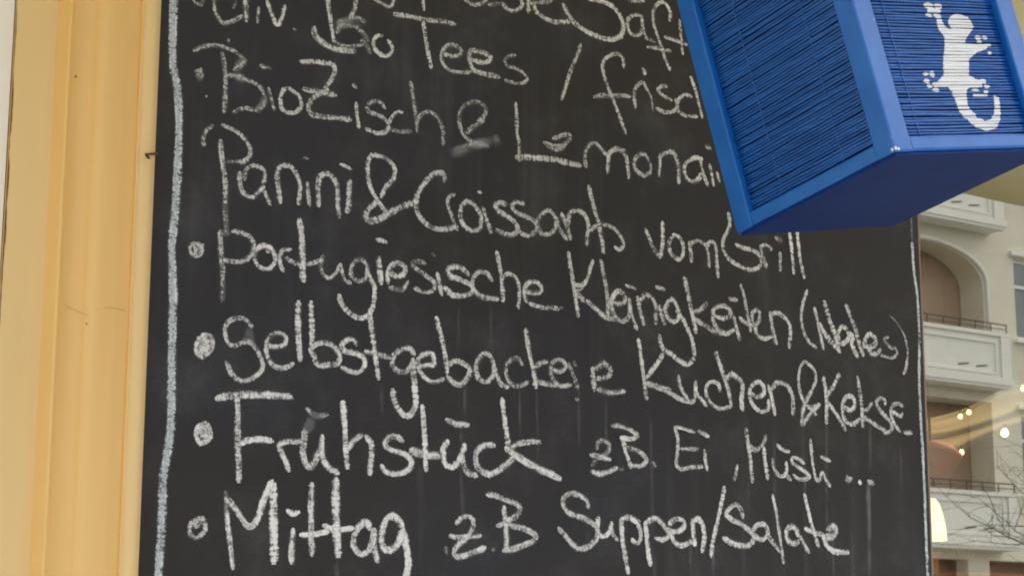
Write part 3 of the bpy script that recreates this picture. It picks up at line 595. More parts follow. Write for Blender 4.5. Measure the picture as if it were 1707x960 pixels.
  (6.9,0.822,0.4,[-412.6,-115.7,-402.9,-114.4,-392.8,-122.4,-385.5,-134.4,-383.2,-145,-389.8,-154.5,-399.4,-161.1,-411,-164.4,-420.9,-160.7,-427.9,-153.3,-434.1,-142.7]),
  (18.6,0.28,0.05,[-410.1,-103.4,-401.2,-106.1,-396.3,-104.7]),
  (6.6,0.833,0.4,[-378.7,-115.7,-365.1,-117.1,-352.2,-111.3,-351.4,-103.1,-361.6,-98.6,-373.5,-103.4,-378.7,-114.8,-377.7,-128.2,-370.4,-139.3,-358.3,-143.7,-348.3,-141,-340,-136.1]),
  (8.3,0.839,0.7,[-334.5,-55.4,-335,-74.8,-333.8,-94.9,-331.9,-114.9,-329.4,-131.1]),
  (7.9,0.868,0.7,[-316.5,-53.5,-315.2,-70.9,-314.1,-91.1,-313.6,-109.5,-314.4,-118.8,-307.7,-125.8]),
  (7.9,0.835,0.4,[-314.5,-114.2,-305.5,-106.9,-292.1,-105.2,-280.6,-109.1,-272.6,-120.4,-274.9,-129.9,-289.3,-133.4,-302.7,-135.1,-310,-129.4]),
  (7.6,0.836,0.4,[-247.7,-102.9,-251.5,-97.1,-262,-98.1,-270.2,-106.3,-264.8,-113.2,-249,-114.6,-237.2,-119.1,-234.5,-128.2,-243.2,-138.2,-255.8,-139.3,-268.5,-135.2]),
  (7.3,0.829,0.5,[-228.9,-57.2,-225.7,-76.7,-221.7,-98.9,-218,-121.1,-213.3,-145]),
  (6.9,0.854,0.1,[-234.2,-110.4,-218.2,-112.6,-197.7,-115.1]),
  (7.7,0.839,0.5,[-159.2,-108.2,-166.3,-100.8,-178.4,-102.3,-190.2,-112,-193.2,-123.5,-185.5,-131.3,-173.5,-132.6,-163.8,-123.8,-160.7,-114]),
  (8.8,0.893,0.6,[-160.6,-119.7,-159.2,-136.6,-157.2,-155.4,-155.4,-172.2,-160.7,-185.8,-169.3,-191.1,-180.3,-185.4,-189.2,-171.1,-191.6,-158.2]),
  (7,0.824,0.3,[-152.5,-122.8,-139.3,-120.7,-128.2,-117.8,-130,-104.5,-142.8,-105.7,-153.8,-115.3,-150.3,-128.3,-140.2,-138.8,-129,-142.6,-112.4,-136.8]),
  (7,0.829,0.5,[-124.5,-54,-119.8,-69.9,-114,-88.6,-109.3,-107.4,-106.8,-128.3]),
  (8.3,0.828,0.3,[-106.5,-118.7,-95.7,-111,-81,-112.6,-70.2,-119.4,-72.9,-130.2,-84.1,-141.4,-94.3,-141.7,-106.3,-133.1]),
  (7.5,0.824,0.3,[-31.1,-108.1,-37.4,-98,-45.5,-95.4,-57,-106.6,-60.3,-120.4,-54.5,-132.5,-43,-134.9,-32.6,-125.8,-30.3,-110]),
  (7.6,0.835,0.2,[-31.5,-112.1,-24.4,-127.1,-18.6,-136.3,-6.9,-139.3]),
  (7.2,0.706,0.2,[16,-105.9,10.7,-97.5,-2.3,-100.6,-10.5,-112.2,-8.1,-127.7,3.7,-136.5,15.5,-135.1,26.2,-129.1]),
  (7.7,0.819,0.5,[22.6,-55.7,26.2,-75.3,31,-96.6,37,-117.9,39.4,-135.9]),
  (7.7,0.654,0.2,[38.2,-106.9,49,-101,58.7,-97.7]),
  (7.7,0.812,0.2,[38.2,-126.7,53.8,-128.8,73.1,-130.8]),
  (7.3,0.771,0.4,[68.3,-108.2,81.7,-109.7,91.5,-101.2,85.4,-93.7,72,-95.9,65.4,-107.5,69.5,-122.1,81.7,-129.7,100,-126.9]),
  (7.8,0.5,0.3,[96.5,-97.8,105,-114.1,112.3,-130.5]),
  (6.9,0.3,0.2,[106.3,-93.9,108.8,-99.7]),
  (6.5,0.35,0.2,[109.3,-146.8,112.7,-147.5]),
  (8.7,0.759,0.8,[138.6,-100.1,139.8,-115.2,141.7,-131.2]),
  (8.3,0.611,0.7,[142.3,-115,157.4,-112.7,170.1,-106.5,168.9,-96.4,157.6,-92.3,144.9,-100.5]),
  (8.5,0.772,0.3,[148.4,-129.6,162.2,-132.5,180,-132.1,195.8,-128.4]),
 ]),
 ('chalk_word', 'word "Kuchen"', [
  (7.1,0.862,0.6,[222.8,-50.2,225.7,-67.8,228.8,-87.8,231.8,-109.2,236.8,-137.4]),
  (7.6,0.795,0.6,[267.5,-67.9,261.4,-77.1,251.3,-88.9,237.3,-105.7]),
  (7.7,0.851,0.2,[234.2,-113.7,252.8,-117.6,276.5,-123.4,300.2,-132,324.4,-134.8]),
  (5.8,0.719,0.2,[237.2,-112.7,258.8,-115.5,281.5,-119.4]),
  (7.3,0.846,0.4,[296.9,-97.8,299,-111.4,305.5,-121.9,314.3,-132.2]),
  (7.3,0.872,0.2,[318.3,-135.8,326.5,-131.2,328.7,-120,329.5,-102.6]),
  (7.3,0.827,0.2,[327.8,-115.4,335.7,-125.8,349.7,-137.3]),
  (6.9,0.854,0.2,[376,-113.8,374.2,-104.4,361.9,-100.7,351.5,-106.3,349.2,-118.4,355,-130.6,367.2,-138.4,381.6,-139.7,398.3,-134.4]),
  (7.3,0.833,0.5,[369.6,-55.3,376.1,-71.5,384.9,-91.6,392.7,-110.1,398.4,-133.6]),
  (8.5,0.885,0.6,[390,-94.3,399.6,-86.3,412.1,-90.9,421.3,-99.7,419.9,-112.7,418.5,-125.7,420.2,-138.3]),
  (7.5,0.875,0.6,[437.9,-112.1,451.6,-116.6,463.5,-110.8,463.8,-100.3,454.4,-93.4,441.5,-98.9,435.1,-111.5,437.5,-124.2,447.8,-134.7,459.4,-139,472.5,-132.8,473.3,-119.8]),
  (7.6,0.859,0.2,[473.6,-97.6,478.5,-111.8,482.4,-126.2,485.5,-140.8]),
  (8.1,0.871,0.4,[481,-101.9,488.9,-93.1,499.8,-91.4,512.7,-95.2,521.1,-106,523.9,-119.7,522.6,-137.8]),
 ]),
 ('chalk_mark', 'tall ampersand between "Kuchen" and "Kekse"', [
  (6.2,0.878,0.2,[565.7,-95,573.1,-79.5,570.2,-66.4,560.5,-58.1,549.5,-54.1,541.4,-62.3,537.1,-77.6,536.9,-94.1,542.9,-111.7,553.5,-123.2,570.9,-134.6]),
  (7.7,0.889,0.3,[563.4,-97.7,554,-110.8,544.5,-128,541.4,-152.8,548.2,-145.7,564.4,-129.8,579.3,-118.7]),
  (6.1,0.788,0.4,[553.5,-124.8,566.9,-122.2,579.4,-117.9]),
 ]),
 ('chalk_word', 'word "Kekse." at the right edge', [
  (7.7,0.876,0.5,[588.9,-75.6,593.2,-92.8,594.2,-112.6,593.2,-146.7]),
  (7.8,0.841,0.4,[623.3,-66.8,613.5,-82.8,596.9,-102.5]),
  (7.2,0.896,0.3,[595.3,-111.7,607.3,-123.3,620.3,-137.3,633.2,-154.6]),
  (7.8,0.841,0.6,[628,-117.5,646.1,-122,655.7,-112.9,650.5,-101.6,637.8,-101.7,629.3,-113.3,628,-126.7,633.9,-139.6,648.5,-143.9,665.1,-134.9]),
  (7.3,0.879,0.5,[662.9,-68.5,667.2,-90.1,670.1,-111.8,671.5,-146.1]),
  (6.8,0.74,0.3,[671.5,-122.6,683.3,-117.5,693.2,-106.7]),
  (7.9,0.827,0.3,[673.4,-130.9,689.4,-137.3,705.4,-144.6,721.5,-151.1]),
  (7.9,0.845,0.6,[722.6,-106.9,720.6,-99.4,708.8,-99.5,702.6,-105.9,710.3,-117.2,725.1,-128,736.3,-139.1,732.3,-148.7,719.1,-153]),
  (7.4,0.857,0.3,[734.7,-125.6,741.2,-137,753.7,-148.9]),
  (6.9,0.845,0.5,[735.1,-117.1,746.8,-120.4,757.4,-123.9,761.2,-119.4]),
  (7.4,0.741,0.3,[763.1,-107.3,752.5,-103.8,740.4,-107.3,735.1,-116.2,738,-130.5]),
  (8.5,1.019,0.05,[764.4,-149.4,780.1,-149]),
 ]),
 ('bullet_mark', 'round bullet beside "Frühstück"', [
  (7.3,0.815,0.5,[-466.5,-223.7,-470.9,-232.7,-468.6,-243,-463.8,-246.1,-453.6,-239.4,-454,-228.1,-459,-222.3,-466.4,-225.4]),
  (6.5,0.866,0.4,[-466.3,-228,-457,-224.8,-466.2,-233.2,-455.8,-231.7,-465,-238.4,-455.6,-237.2]),
 ]),
 ('chalk_word', 'word "Frühstück" in large letters', [
  (9.1,0.972,0.3,[-445.3,-189.7,-429.7,-185.5,-412.4,-181.8,-394.8,-181.3,-379.1,-179.7,-359.2,-179.4,-342.2,-178.9]),
  (5,0.4,0.2,[-345.2,-178.8,-339.1,-181.4]),
  (8.2,0.944,0.3,[-417.7,-186.7,-415.5,-204.2,-415.8,-223.7,-414.5,-244.7,-412.4,-267.4,-411.7,-290.1]),
  (8.3,0.979,0.1,[-410.8,-242.3,-396.9,-237.9,-383.2,-236.5,-366.5,-237.2]),
  (7.5,0.919,0.3,[-342.2,-273,-347.9,-260,-354.2,-249.7,-356.4,-241.8,-347.6,-237.2,-326.6,-235.4]),
  (8.9,0.833,0.3,[-320.9,-219.8,-322,-233.3,-323.2,-247.8,-318.8,-261.9,-310.6,-267.1,-303.7,-255.6,-296.9,-242.6,-295.7,-226.2]),
  (8.5,0.892,0.3,[-297,-240.7,-294.6,-253.2,-286.1,-265.4,-271.2,-272.1]),
  (7.6,0.796,0.1,[-318.6,-193,-309.3,-199.1,-300,-201.1,-288.8,-198.1]),
  (13.5,0.28,0.05,[-311.2,-203.7,-315,-213,-321.9,-220.7]),
  (8.1,0.97,0.5,[-266.4,-179.9,-264.6,-198.5,-262,-218.5,-260.9,-242.1,-257.7,-264.6]),
  (7.7,0.908,0.2,[-258.8,-242,-250.7,-230.5,-237.3,-220.8]),
  (8.6,0.943,0.6,[-230.9,-221.9,-223.4,-230.6,-222,-245.2,-223.9,-258.1,-224.1,-270.9]),
  (8.2,0.966,0.2,[-174.9,-224.1,-186.2,-219.8,-198,-222.4,-202.1,-231,-196.7,-236.2,-179.4,-239.8,-163.1,-247.1,-161.8,-256.4,-172.5,-265.3,-189.7,-268.7,-201.5,-266,-206.9,-259]),
  (7.9,0.942,0.5,[-145.4,-175.7,-143.6,-193.5,-141.5,-214,-140.2,-234.5,-138.3,-261]),
  (11.4,0.89,0.08,[-162.7,-236.9,-141.2,-239.9,-118.7,-241.1]),
  (8.4,0.943,0.6,[-104.9,-220.1,-110.8,-228.9,-112,-240.3,-107.9,-251.4,-97.8,-254.9,-87.8,-246.4,-81.2,-234.7,-77.9,-223.1]),
  (8.4,0.924,0.4,[-82.3,-234.7,-80,-247.8,-72,-260.6,-57.9,-263.7]),
  (8.5,0.886,0.08,[-106.8,-191.8,-90.6,-196.3,-72,-196]),
  (9,0.945,0.4,[-30,-221.5,-44.9,-221.9,-57.4,-230.3,-59.6,-245.7,-51.6,-256.6,-37.8,-260.6,-22.9,-255,-7.8,-244.6,2.6,-235.3]),
  (8.2,0.955,0.6,[-17,-156.2,-13.9,-176.4,-10.3,-199.4,-6.8,-218.5]),
  (7.7,0.827,0.1,[-2.1,-222,10.8,-216.4,29.7,-212.6,46.8,-211.5]),
  (10,0.966,0.15,[-10.2,-223.5,3.8,-231.3,25,-241.7,51.1,-250.9,81,-260.3]),
 ]),
 ('chalk_word', 'small "z.B." after "Frühstück"', [
  (7.5,0.747,0.1,[145.7,-214.7,146.7,-206.3,156.1,-202.4,166.4,-206.6,166.9,-214.8,159.7,-222]),
  (6.5,0.578,0.1,[159.7,-222,146.5,-228.8,136.1,-239.2]),
  (7,0.819,0.1,[134.4,-223.9,150.3,-225.3,169,-228.7]),
  (7.5,0.945,0.1,[135.5,-247.7,150,-249.9,165.1,-246.5,180.3,-239.6]),
  (6.6,0.22,0.1,[183.1,-241,191.6,-240.9]),
  (7.1,0.866,0.15,[173.3,-179.7,188.5,-179.7,205.7,-184.2,218.7,-191.3,207.5,-196.3,188.3,-196.4]),
  (7.1,0.836,0.5,[190.3,-195.9,194.9,-209.3,199.5,-222.6,206,-237.4]),
  (7.6,0.892,0.15,[199.7,-209,215,-211.8,230.3,-219.2,234.5,-225.8,226.2,-233.9,214.7,-235.1,203.2,-233.8]),
  (7.6,0.4,0.1,[245.7,-228.2,251.5,-233.2]),
 ]),
 ('chalk_word', 'short word "Ei"', [
  (6.8,0.891,0.3,[288,-173.9,292.7,-189.1,293,-206.2,291.1,-220.2,290,-229.5,298.8,-234.8,316.8,-231,338.7,-229]),
  (6.3,0.893,0.1,[288.4,-173.6,304,-174.7,325,-178.4]),
  (6.3,0.885,0.1,[295.8,-205.2,313.4,-204.6,331.1,-203.8]),
  (7.3,0.945,0.1,[344.7,-204.5,345.8,-218.5,348.1,-233.1]),
  (6.8,1.021,0.05,[333.1,-176.8,352.3,-183.3]),
 ]),
 ('chalk_mark', 'comma between "Ei" and "Müsli"', [
  (5.9,0.892,0.1,[407.4,-222.7,404.5,-233.9,401.1,-245.1]),
 ]),
 ('chalk_word', 'word "Müsli" after the comma', [
  (6.9,0.941,0.5,[425.5,-167.1,429.5,-187.5,433.1,-209.6,436.6,-245.8]),
  (6.5,0.806,0.2,[428.6,-184.4,434.7,-192,447.2,-195.9,456.9,-190.5,462.5,-183,466,-174.7]),
  (4.5,0.728,0.1,[431.4,-195.4,445,-199.6,456.9,-192.1]),
  (7,0.966,0.7,[461.5,-193.4,462.6,-212.6,467.7,-239.4]),
  (6.5,0.892,0.3,[478.1,-209.2,480.5,-221.1,488.7,-232.7,500.5,-233.6,506.2,-224.5,506,-212.4]),
  (6.5,0.924,0.1,[501.7,-229.5,514.4,-238.8]),
  (6.5,1.04,0.05,[488.1,-187.3,497.6,-193.6,512.6,-195.9]),
  (6.6,0.861,0.2,[542.6,-211.9,531.9,-206.5,518.8,-205.2,517.5,-210.9,531.4,-219,548.7,-226.9,554,-231.8,543.9,-236.6,529.7,-236.1,520.1,-231.4]),
  (6.1,0.924,0.5,[557.3,-175.1,558.8,-192.2,561.4,-211.6,565,-232.5]),
  (7.1,0.892,0.3,[564.9,-233.8,573.7,-236.6,580.9,-224.3,586.1,-233,596.3,-244.2]),
  (7.2,1.05,0.05,[579,-199.4,597.3,-205.4]),
 ]),
 ('chalk_dot', None, [
  (6.2,0.788,0.05,[633.6,-226.3,633.2,-235.4,642.6,-230,634.7,-228.7]),
 ]),
 ('chalk_dot', None, [
  (9.3,0.997,0.05,[659.5,-234,661.8,-235.9]),
 ]),
 ('chalk_dot', None, [
  (10.4,0.84,0.05,[679.2,-233,689.5,-234.9]),
 ]),
 ('bullet_mark', 'ring shaped bullet beside "Mittag"', [
  (6.4,0.788,0.5,[-458.5,-337.1,-468.9,-340.3,-475.2,-348.8,-474.1,-358.2,-468,-361.8,-457.8,-356.3,-454.3,-349.3,-459.2,-338.5]),
  (7.3,0.63,0.5,[-465.8,-341.6,-468.5,-348.5,-462.7,-344.2]),
 ]),
 ('chalk_word', 'word "Mittag" in large letters', [
  (7.3,0.34,0.1,[-428.6,-304.8,-427.3,-328.2]),
  (7.3,0.997,0.2,[-426.7,-328.2,-425,-344,-421.1,-365.9,-416.1,-397.3]),
  (7.8,0.924,0.3,[-427.3,-313,-418.1,-321.6,-406.9,-335,-397.3,-345,-389.6,-344.7]),
  (9.1,0.966,0.3,[-391.1,-345.4,-383.7,-334,-378,-315.6,-370.7,-298.3,-366.3,-289]),
  (10.7,0.966,0.6,[-366,-288.2,-363.3,-307.8,-362.7,-330.3,-361.4,-355.5,-359.8,-388.2]),
  (8.3,0.966,0.2,[-334.5,-346.7,-335.6,-364.3,-334.9,-388.1]),
  (6.7,0.997,0.05,[-343.1,-323.1,-335,-327,-327.1,-324.2]),
  (8.4,0.966,0.2,[-309.1,-288.1,-309.8,-311,-309.1,-336.5,-306.5,-377.5]),
  (7.5,1.05,0.05,[-323.5,-352.9,-310.3,-352.2,-297.5,-350.3,-284.6,-347.2]),
  (10.6,0.966,0.5,[-274.3,-280.2,-274.2,-302.1,-273.3,-326.5,-271.4,-352.1,-268.3,-377.4]),
  (8,1.05,0.05,[-290.9,-340.3,-274.8,-344.4,-261.7,-343.9,-248.2,-341.5]),
  (8.9,0.966,0.4,[-222.6,-341,-229,-333.2,-236.4,-336.4,-244.5,-348.3,-247.2,-359.9,-243.2,-369.8,-234,-374.5,-224.9,-369.9,-218.4,-357.4,-216.5,-342.2]),
  (9.4,0.966,0.2,[-217,-342.9,-216.7,-358.8,-214.8,-370.3,-210.4,-382.4]),
  (9.5,0.966,0.3,[-173.8,-336.9,-180.8,-327.6,-192,-324.1,-200.3,-331.4,-205.1,-346.8,-204,-361.3,-197.1,-368,-187,-365.3,-178.6,-356,-173.7,-342.7]),
  (10.3,0.966,0.3,[-172.4,-341.2,-169.2,-357.1,-165.5,-374.5,-164.4,-387.6,-168.5,-402.2,-170.1,-409.5]),
 ]),
 ('chalk_word', '"z.B" after "Mittag"', [
  (7.5,0.788,0.2,[-90.1,-329.1,-81.6,-321.2,-70,-319.3,-63.2,-325,-65.3,-337.1,-72.4,-344.8]),
  (8.8,0.861,0.1,[-74.2,-347.9,-84.9,-355.7,-92.8,-366.4,-89.2,-372.9,-68.7,-368.6,-44.3,-360]),
  (7.1,0.997,0.05,[-100.1,-345.8,-86.7,-347.6,-70.6,-346.6,-51.7,-343.8]),
  (7.1,0.35,0.1,[-31.6,-361.4,-29.2,-362.1]),
  (7.9,0.18,0.1,[-107,-360.9,-104.3,-369.7]),
  (8.1,0.892,0.1,[-41.1,-288,-27.4,-289.3,-10.7,-294.6,6,-298.4,13.1,-305,7,-314.5,-8.8,-322.4]),
  (8.5,0.924,0.4,[-14,-303.9,-11.6,-316.8,-10.3,-327.4,-9.6,-342.5,-9,-362.9]),
  (8.5,0.945,0.3,[-23.9,-329.4,-12.5,-326.7,6.1,-329.8,24.8,-333.6,39.8,-341.5,34.2,-348.6,17.3,-354.5,2.4,-359.5,-14.2,-362.6]),
 ]),
 ('chalk_word', 'word "Suppen" before the long slash', [
  (7.9,0.924,0.1,[129.5,-298.2,126,-288.1,115.3,-281.6]),
  (8.7,0.892,0.3,[115.3,-281.6,99.7,-280,88,-286,86,-297.1,95.7,-306.8,112.2,-311.5,129.8,-317,140.5,-322.9,145.8,-332.1,143.3,-341.6,129.5,-352.2,112.9,-356.4,99.4,-348.6,87.8,-337.4,78.2,-329.2]),
  (7.9,0.945,0.4,[147.2,-311.6,145.1,-324.3,148.3,-335.1,159.2,-336.3,167.3,-328.9,170.4,-317.7]),
  (7.5,0.861,0.1,[169.3,-322.5,173.2,-334.2,180.7,-341.5]),
  (8.4,0.966,0.3,[187.9,-311.5,188.8,-333.6,192,-354.1,199.1,-387]),
  (7.5,0.924,0.4,[185.4,-313.9,199.6,-309.4,213.8,-314.4,220.8,-324.5,222,-337.2,215.4,-344.6,206.3,-339.6]),
  (4.7,0.5,0.3,[197.6,-306.3,213.8,-309.6,221.9,-313.2]),
  (8.5,0.966,0.3,[231.7,-314.4,233.5,-336.8,235.6,-355.8,239.4,-374.5]),
  (8.1,0.892,0.4,[233.2,-316,244.6,-309.1,256.9,-311,268.2,-322.6,273.2,-332.1,263.7,-338.1,249.3,-336.5]),
  (8.1,0.892,0.4,[271.3,-324.1,288,-325.9,302.8,-318,300.9,-309.2,288.3,-307.3,274.6,-315.1]),
  (7.6,0.892,0.3,[271.3,-322.5,279.4,-333.5,285.6,-342.1,298.1,-344.9,317.2,-338.9]),
  (8.2,0.924,0.2,[318.9,-307.6,319.7,-323.9,322.4,-343.6]),
  (8.2,0.966,0.6,[321,-309.2,329.6,-305.5,338,-316.6,340.4,-331.3,336.1,-352.6]),
 ]),
 ('chalk_mark', 'long slash between "Suppen" and "Salate"', [
  (7.8,0.997,0.6,[381.2,-256.9,374.4,-282.2,365,-312.3,355.6,-342.2,353.5,-359.4]),
 ]),
 ('chalk_word', 'word "Salate" with a long l', [
  (8.3,0.892,0.2,[416,-299.9,413.4,-289.5,403.7,-281.6,390.3,-288.1,384,-296.6,394.3,-303.7,413.9,-310.3,429.2,-319.7]),
  (8.8,0.945,0.5,[429.2,-319.7,437.4,-326.9,430.8,-337.9,415.2,-341.5,395.5,-339.2,377.2,-331.9]),
  (8.4,0.892,0.4,[433.6,-321.2,442.8,-310.8,456.3,-308.6,464.6,-315.8,463.7,-325.1,451.1,-330.9,436.8,-326.1]),
  (7.4,0.756,0.1,[463.7,-324.3,475.7,-335.6,488.9,-348.5]),
  (6.5,0.924,0.1,[476.5,-263.6,481.9,-285.7,487.7,-317.5,495.2,-364.3]),
  (8.5,0.924,0.4,[526.4,-322.8,522.2,-312.8,512,-308.9,502.5,-316.9,505.5,-330.3,517.9,-335.3,528.5,-329.5]),
  (7.5,0.966,0.2,[531,-324.3,537.6,-334.3,547.5,-346.7]),
  (7.1,0.945,0.5,[541.5,-259.9,547.7,-281,555,-304.7,567.7,-337.5]),
  (8.1,0.924,0.1,[541.2,-311.2,556.9,-316.2,576.7,-319.2]),
  (11.2,0.819,0.4,[578.9,-322.6,596.7,-321.1,605.4,-313,602.1,-306.2,587.7,-311.1]),
  (8.6,0.966,0.3,[577.8,-320.9,584.3,-334.4,600.5,-343.8,630.3,-344.6]),
 ]),
 ('chalk_streak', 'faint chalk streaks washed down the lower board', [
  (11.3,0.3,0.05,[679.3,-230.4,677.4,-272.9,676.6,-315,674.4,-356.8,672.6,-398.5,673.6,-403]),
  (9.4,0.16,0.05,[685.6,-135.1,685.4,-178,682.7,-220.8]),
  (8.1,0.1,0.05,[592.8,-141.8,591.4,-184,588.7,-226,588.3,-267.7,586.3,-309.1,584.8,-350.3,583.4,-391.3,584,-404.9]),
  (8.7,0.16,0.05,[354.8,-340,355.9,-379.2,354.5,-409.5]),
  (7.1,0.14,0.05,[598.6,-308.7,597.2,-350,595.9,-391,594.8,-404.6]),
  (7.1,0.1,0.05,[640.1,-316.3,638.9,-357.9,638.3,-399.2,637.8,-403.8]),
  (8.1,0.16,0.05,[544.4,-210,543.6,-251.5,542.4,-265.3]),
  (6.1,0.1,0.05,[543.5,-145.3,540.4,-187.2,540.6,-228.7,539.3,-265.4]),
  (8,0.14,0.05,[-77.8,-140.8,-77.4,-177.6,-77.2,-189.8]),
  (8.8,0.08,0.05,[-84.1,-190.3,-82.9,-226.8,-82.9,-263.2,-80.7,-299.2,-80.1,-335.2,-80.1,-370.9,-79.9,-406.5,-79.4,-414.4]),
  (8.2,0.11,0.05,[41.2,-130.9,40.9,-168.8,41.9,-206.4,42.2,-243.8,41.7,-264.6]),
  (6.4,0.1,0.05,[12,-133.3,12.2,-170.9,13,-208.3,13.1,-233.1]),
  (7.4,0.1,0.05,[114,-133.4,113.6,-171.9,114,-210.1,114.5,-227]),
  (7.5,0.1,0.05,[163.8,-138.1,162.1,-177,162.2,-215.5,163.4,-253.8,163.2,-258.1]),
  (8.6,0.08,0.05,[243.3,-158.1,243.6,-197.4,243.3,-236.5,242.8,-275.4,244,-313.9,242.1,-352.4,242.6,-373.7]),
  (8.5,0.09,0.05,[247.1,-356.5,246.4,-394.8,247,-411.7]),
  (8.6,0.09,0.05,[315.7,-293.6,314.5,-332.8,314.2,-371.7,314.1,-410.3]),
  (8.7,0.07,0.05,[319.9,-214.5,318.9,-249.7]),
  (8.9,0.08,0.05,[429.2,-153.5,429,-194.3,429,-234.8,426.4,-275.3,425.5,-315.4,426.2,-333.1]),
  (10.1,0.1,0.05,[-271.8,-376.9,-269.7,-410.9,-269.8,-422.2]),
  (7,0.1,0.05,[483.9,-167.9,482,-209.2,481.3,-250.1,480.9,-286.3]),
  (7.8,0.13,0.05,[-209.6,-147.7,-208.1,-183.4,-207.6,-199.2]),
  (5.2,0.2,0.05,[702,-186.5,702.7,-200.7]),
  (10.5,0.05,0.05,[754.3,-168.8,753,-212.1,751.4,-255.2,749,-298.1,747.3,-321.8]),
  (6.7,0.09,0.05,[-34.7,-20,-36,-58,-34.9,-95.6,-33.1,-132.9,-33.9,-137.1]),
  (6.7,0.09,0.05,[-89.2,-34.3,-89.2,-71.7,-88.4,-108.8]),
  (12,0.1,0.05,[-23.6,170.1,-24.1,143.9]),
  (12.7,0.12,0.05,[233.4,181.4,233,163]),
  (12.8,0.12,0.05,[679.2,99.1,677.9,85.1]),
  (12.2,0.05,0.05,[-147.8,-242.9,-147.2,-278.6,-145.9,-314.1,-145.6,-349.5,-144.4,-384.6,-143.8,-400.2]),
  (14.8,0.05,0.05,[131,-276.6,129.8,-314.4,129.2,-352,129.4,-389.3,130.5,-414.1]),
  (11,0.04,0.05,[378.6,-30.1,379.4,-71.1,377.8,-112.1,377.8,-139.2]),
 ]),
]

# ------------------------------------------------------------------ ground
g = MB().box(-60, 90, -3.2, 0.6, -0.3, 0.0).build('pavement', MAT['paving']); tag(g, kind='structure')
g = MB().box(-60, 90, -3.35, -3.2, -0.3, 0.012, 0.01).build('kerb', MAT['kerb']); tag(g, kind='structure')
g = MB().box(-250, 280, -22, -3.35, -0.4, -0.12).build('road', MAT['asphalt']); tag(g, kind='structure')
g = MB().box(-60, 90, -27.4, -22, -0.3, 0.0).build('far_pavement', MAT['paving']); tag(g, kind='structure')
g = MB().box(-250, 280, -250, 250, -0.6, -0.42).build('ground', MAT['asphalt']); tag(g, kind='structure')
# ------------------------------------------------------------------ shop front
shop = empty('shop_front', (0, 0.1, 0), label='yellow painted shop front with moulded pilaster beside the menu board', cat='building')
WX0, WX1, WZ0, WZ1 = 0.829, 3.6, 0.95, 2.98
w = MB()
w.box(-6, 0.8195, 0.02, 0.32, 0, 6.0)
w.box(0.8195, WX1, 0.075, 0.32, 0, WZ0 - 0.02); w.box(0.8195, WX1, 0.06, 0.32, WZ1, 6.0); w.box(WX1, 9, 0.02, 0.32, 0, 6.0)
w.build('wall', MAT['wallpaint'], shop)
# the pilaster: its profile run straight up the wall
def run_profile(pr, z0, z1, name, mat):
    nz = 2; v = []; fcs = []
    for k in range(nz):
        z = z0 + (z1 - z0) * k
        v += [(x, y, z) for x, y in pr]
    n = len(pr)
    for i in range(n - 1): fcs.append((i, i + 1, n + i + 1, n + i))
    o = mesh_obj(name, v, fcs, mat, shop)
    bm = bmesh.new(); bm.from_mesh(o.data); bmesh.ops.recalc_face_normals(bm, faces=bm.faces); bm.to_mesh(o.data); bm.free()
    return o
def smooth_profile(pr, sub=5):
    out = []
    for i in range(len(pr) - 1):
        p0, p1, p2, p3 = pr[max(i-1, 0)], pr[i], pr[i+1], pr[min(i+2, len(pr)-1)]
        for k in range(sub):
            t = k / sub
            out.append(tuple(0.5*((2*p1[j]) + (-p0[j]+p2[j])*t + (2*p0[j]-5*p1[j]+4*p2[j]-p3[j])*t*t + (-p0[j]+3*p1[j]-3*p2[j]+p3[j])*t**3) for j in (0, 1)))
    out.append(pr[-1]); return out
iA, iB = 4, len(PROFILE) - 6
flat = PROFILE[2:5]
o = run_profile([(PROFILE[3][0] - 0.0015, -0.0195)] + smooth_profile(PROFILE[3:21], 5), 0.0, 3.1, 'pilaster_moulding', MAT['ochre'])
for p in o.data.polygons: p.use_smooth = True
o = run_profile(smooth_profile(PROFILE[20:26], 6) + [PROFILE[26]], 0.0, 3.1, 'edge_bead', MAT['tan'])
for p in o.data.polygons: p.use_smooth = True
MB().box(PROFILE[2][0], PROFILE[3][0] - 0.0003, -0.02, 0.018, 0, 3.1).build('flat_band', MAT['tan'], shop)
MB().box(-3.0, PROFILE[2][0] - 0.0016, -0.0175, 0.018, 0, 3.1).build('cream_wall_strip', MAT['cream'], shop)
MB().box(PROFILE[2][0] - 0.0015, PROFILE[2][0] - 0.0001, -0.012, 0.018, 0, 3.1).build('joint', MAT['gap'], shop)
# chipped brown edge of the flat band
bm = bmesh.new(); prev = None
for i in range(len(GAP) - 1):
    for k in range(8):
        t = k / 8; a, b = GAP[i], GAP[i+1]
        x, z, ww = (a[j] + (b[j] - a[j]) * t for j in range(3))
        ww = max(0.0006, ww + 0.0012 * noise.noise((0, 0, z * 90)) + 0.0008 * noise.noise((0, 3, z * 260)))
        x = PROFILE[2][0] - 0.0002
        c = (bm.verts.new((x, -0.0203, z)), bm.verts.new((x + max(0.0005, ww * 0.5 - 0.0004), -0.0203, z)))
        if prev: bm.faces.new((prev[0], prev[1], c[1], c[0]))
        prev = c
me = bpy.data.meshes.new('chipped_edge'); bm.to_mesh(me); bm.free(); link('chipped_edge', me, MAT['gap'], shop)
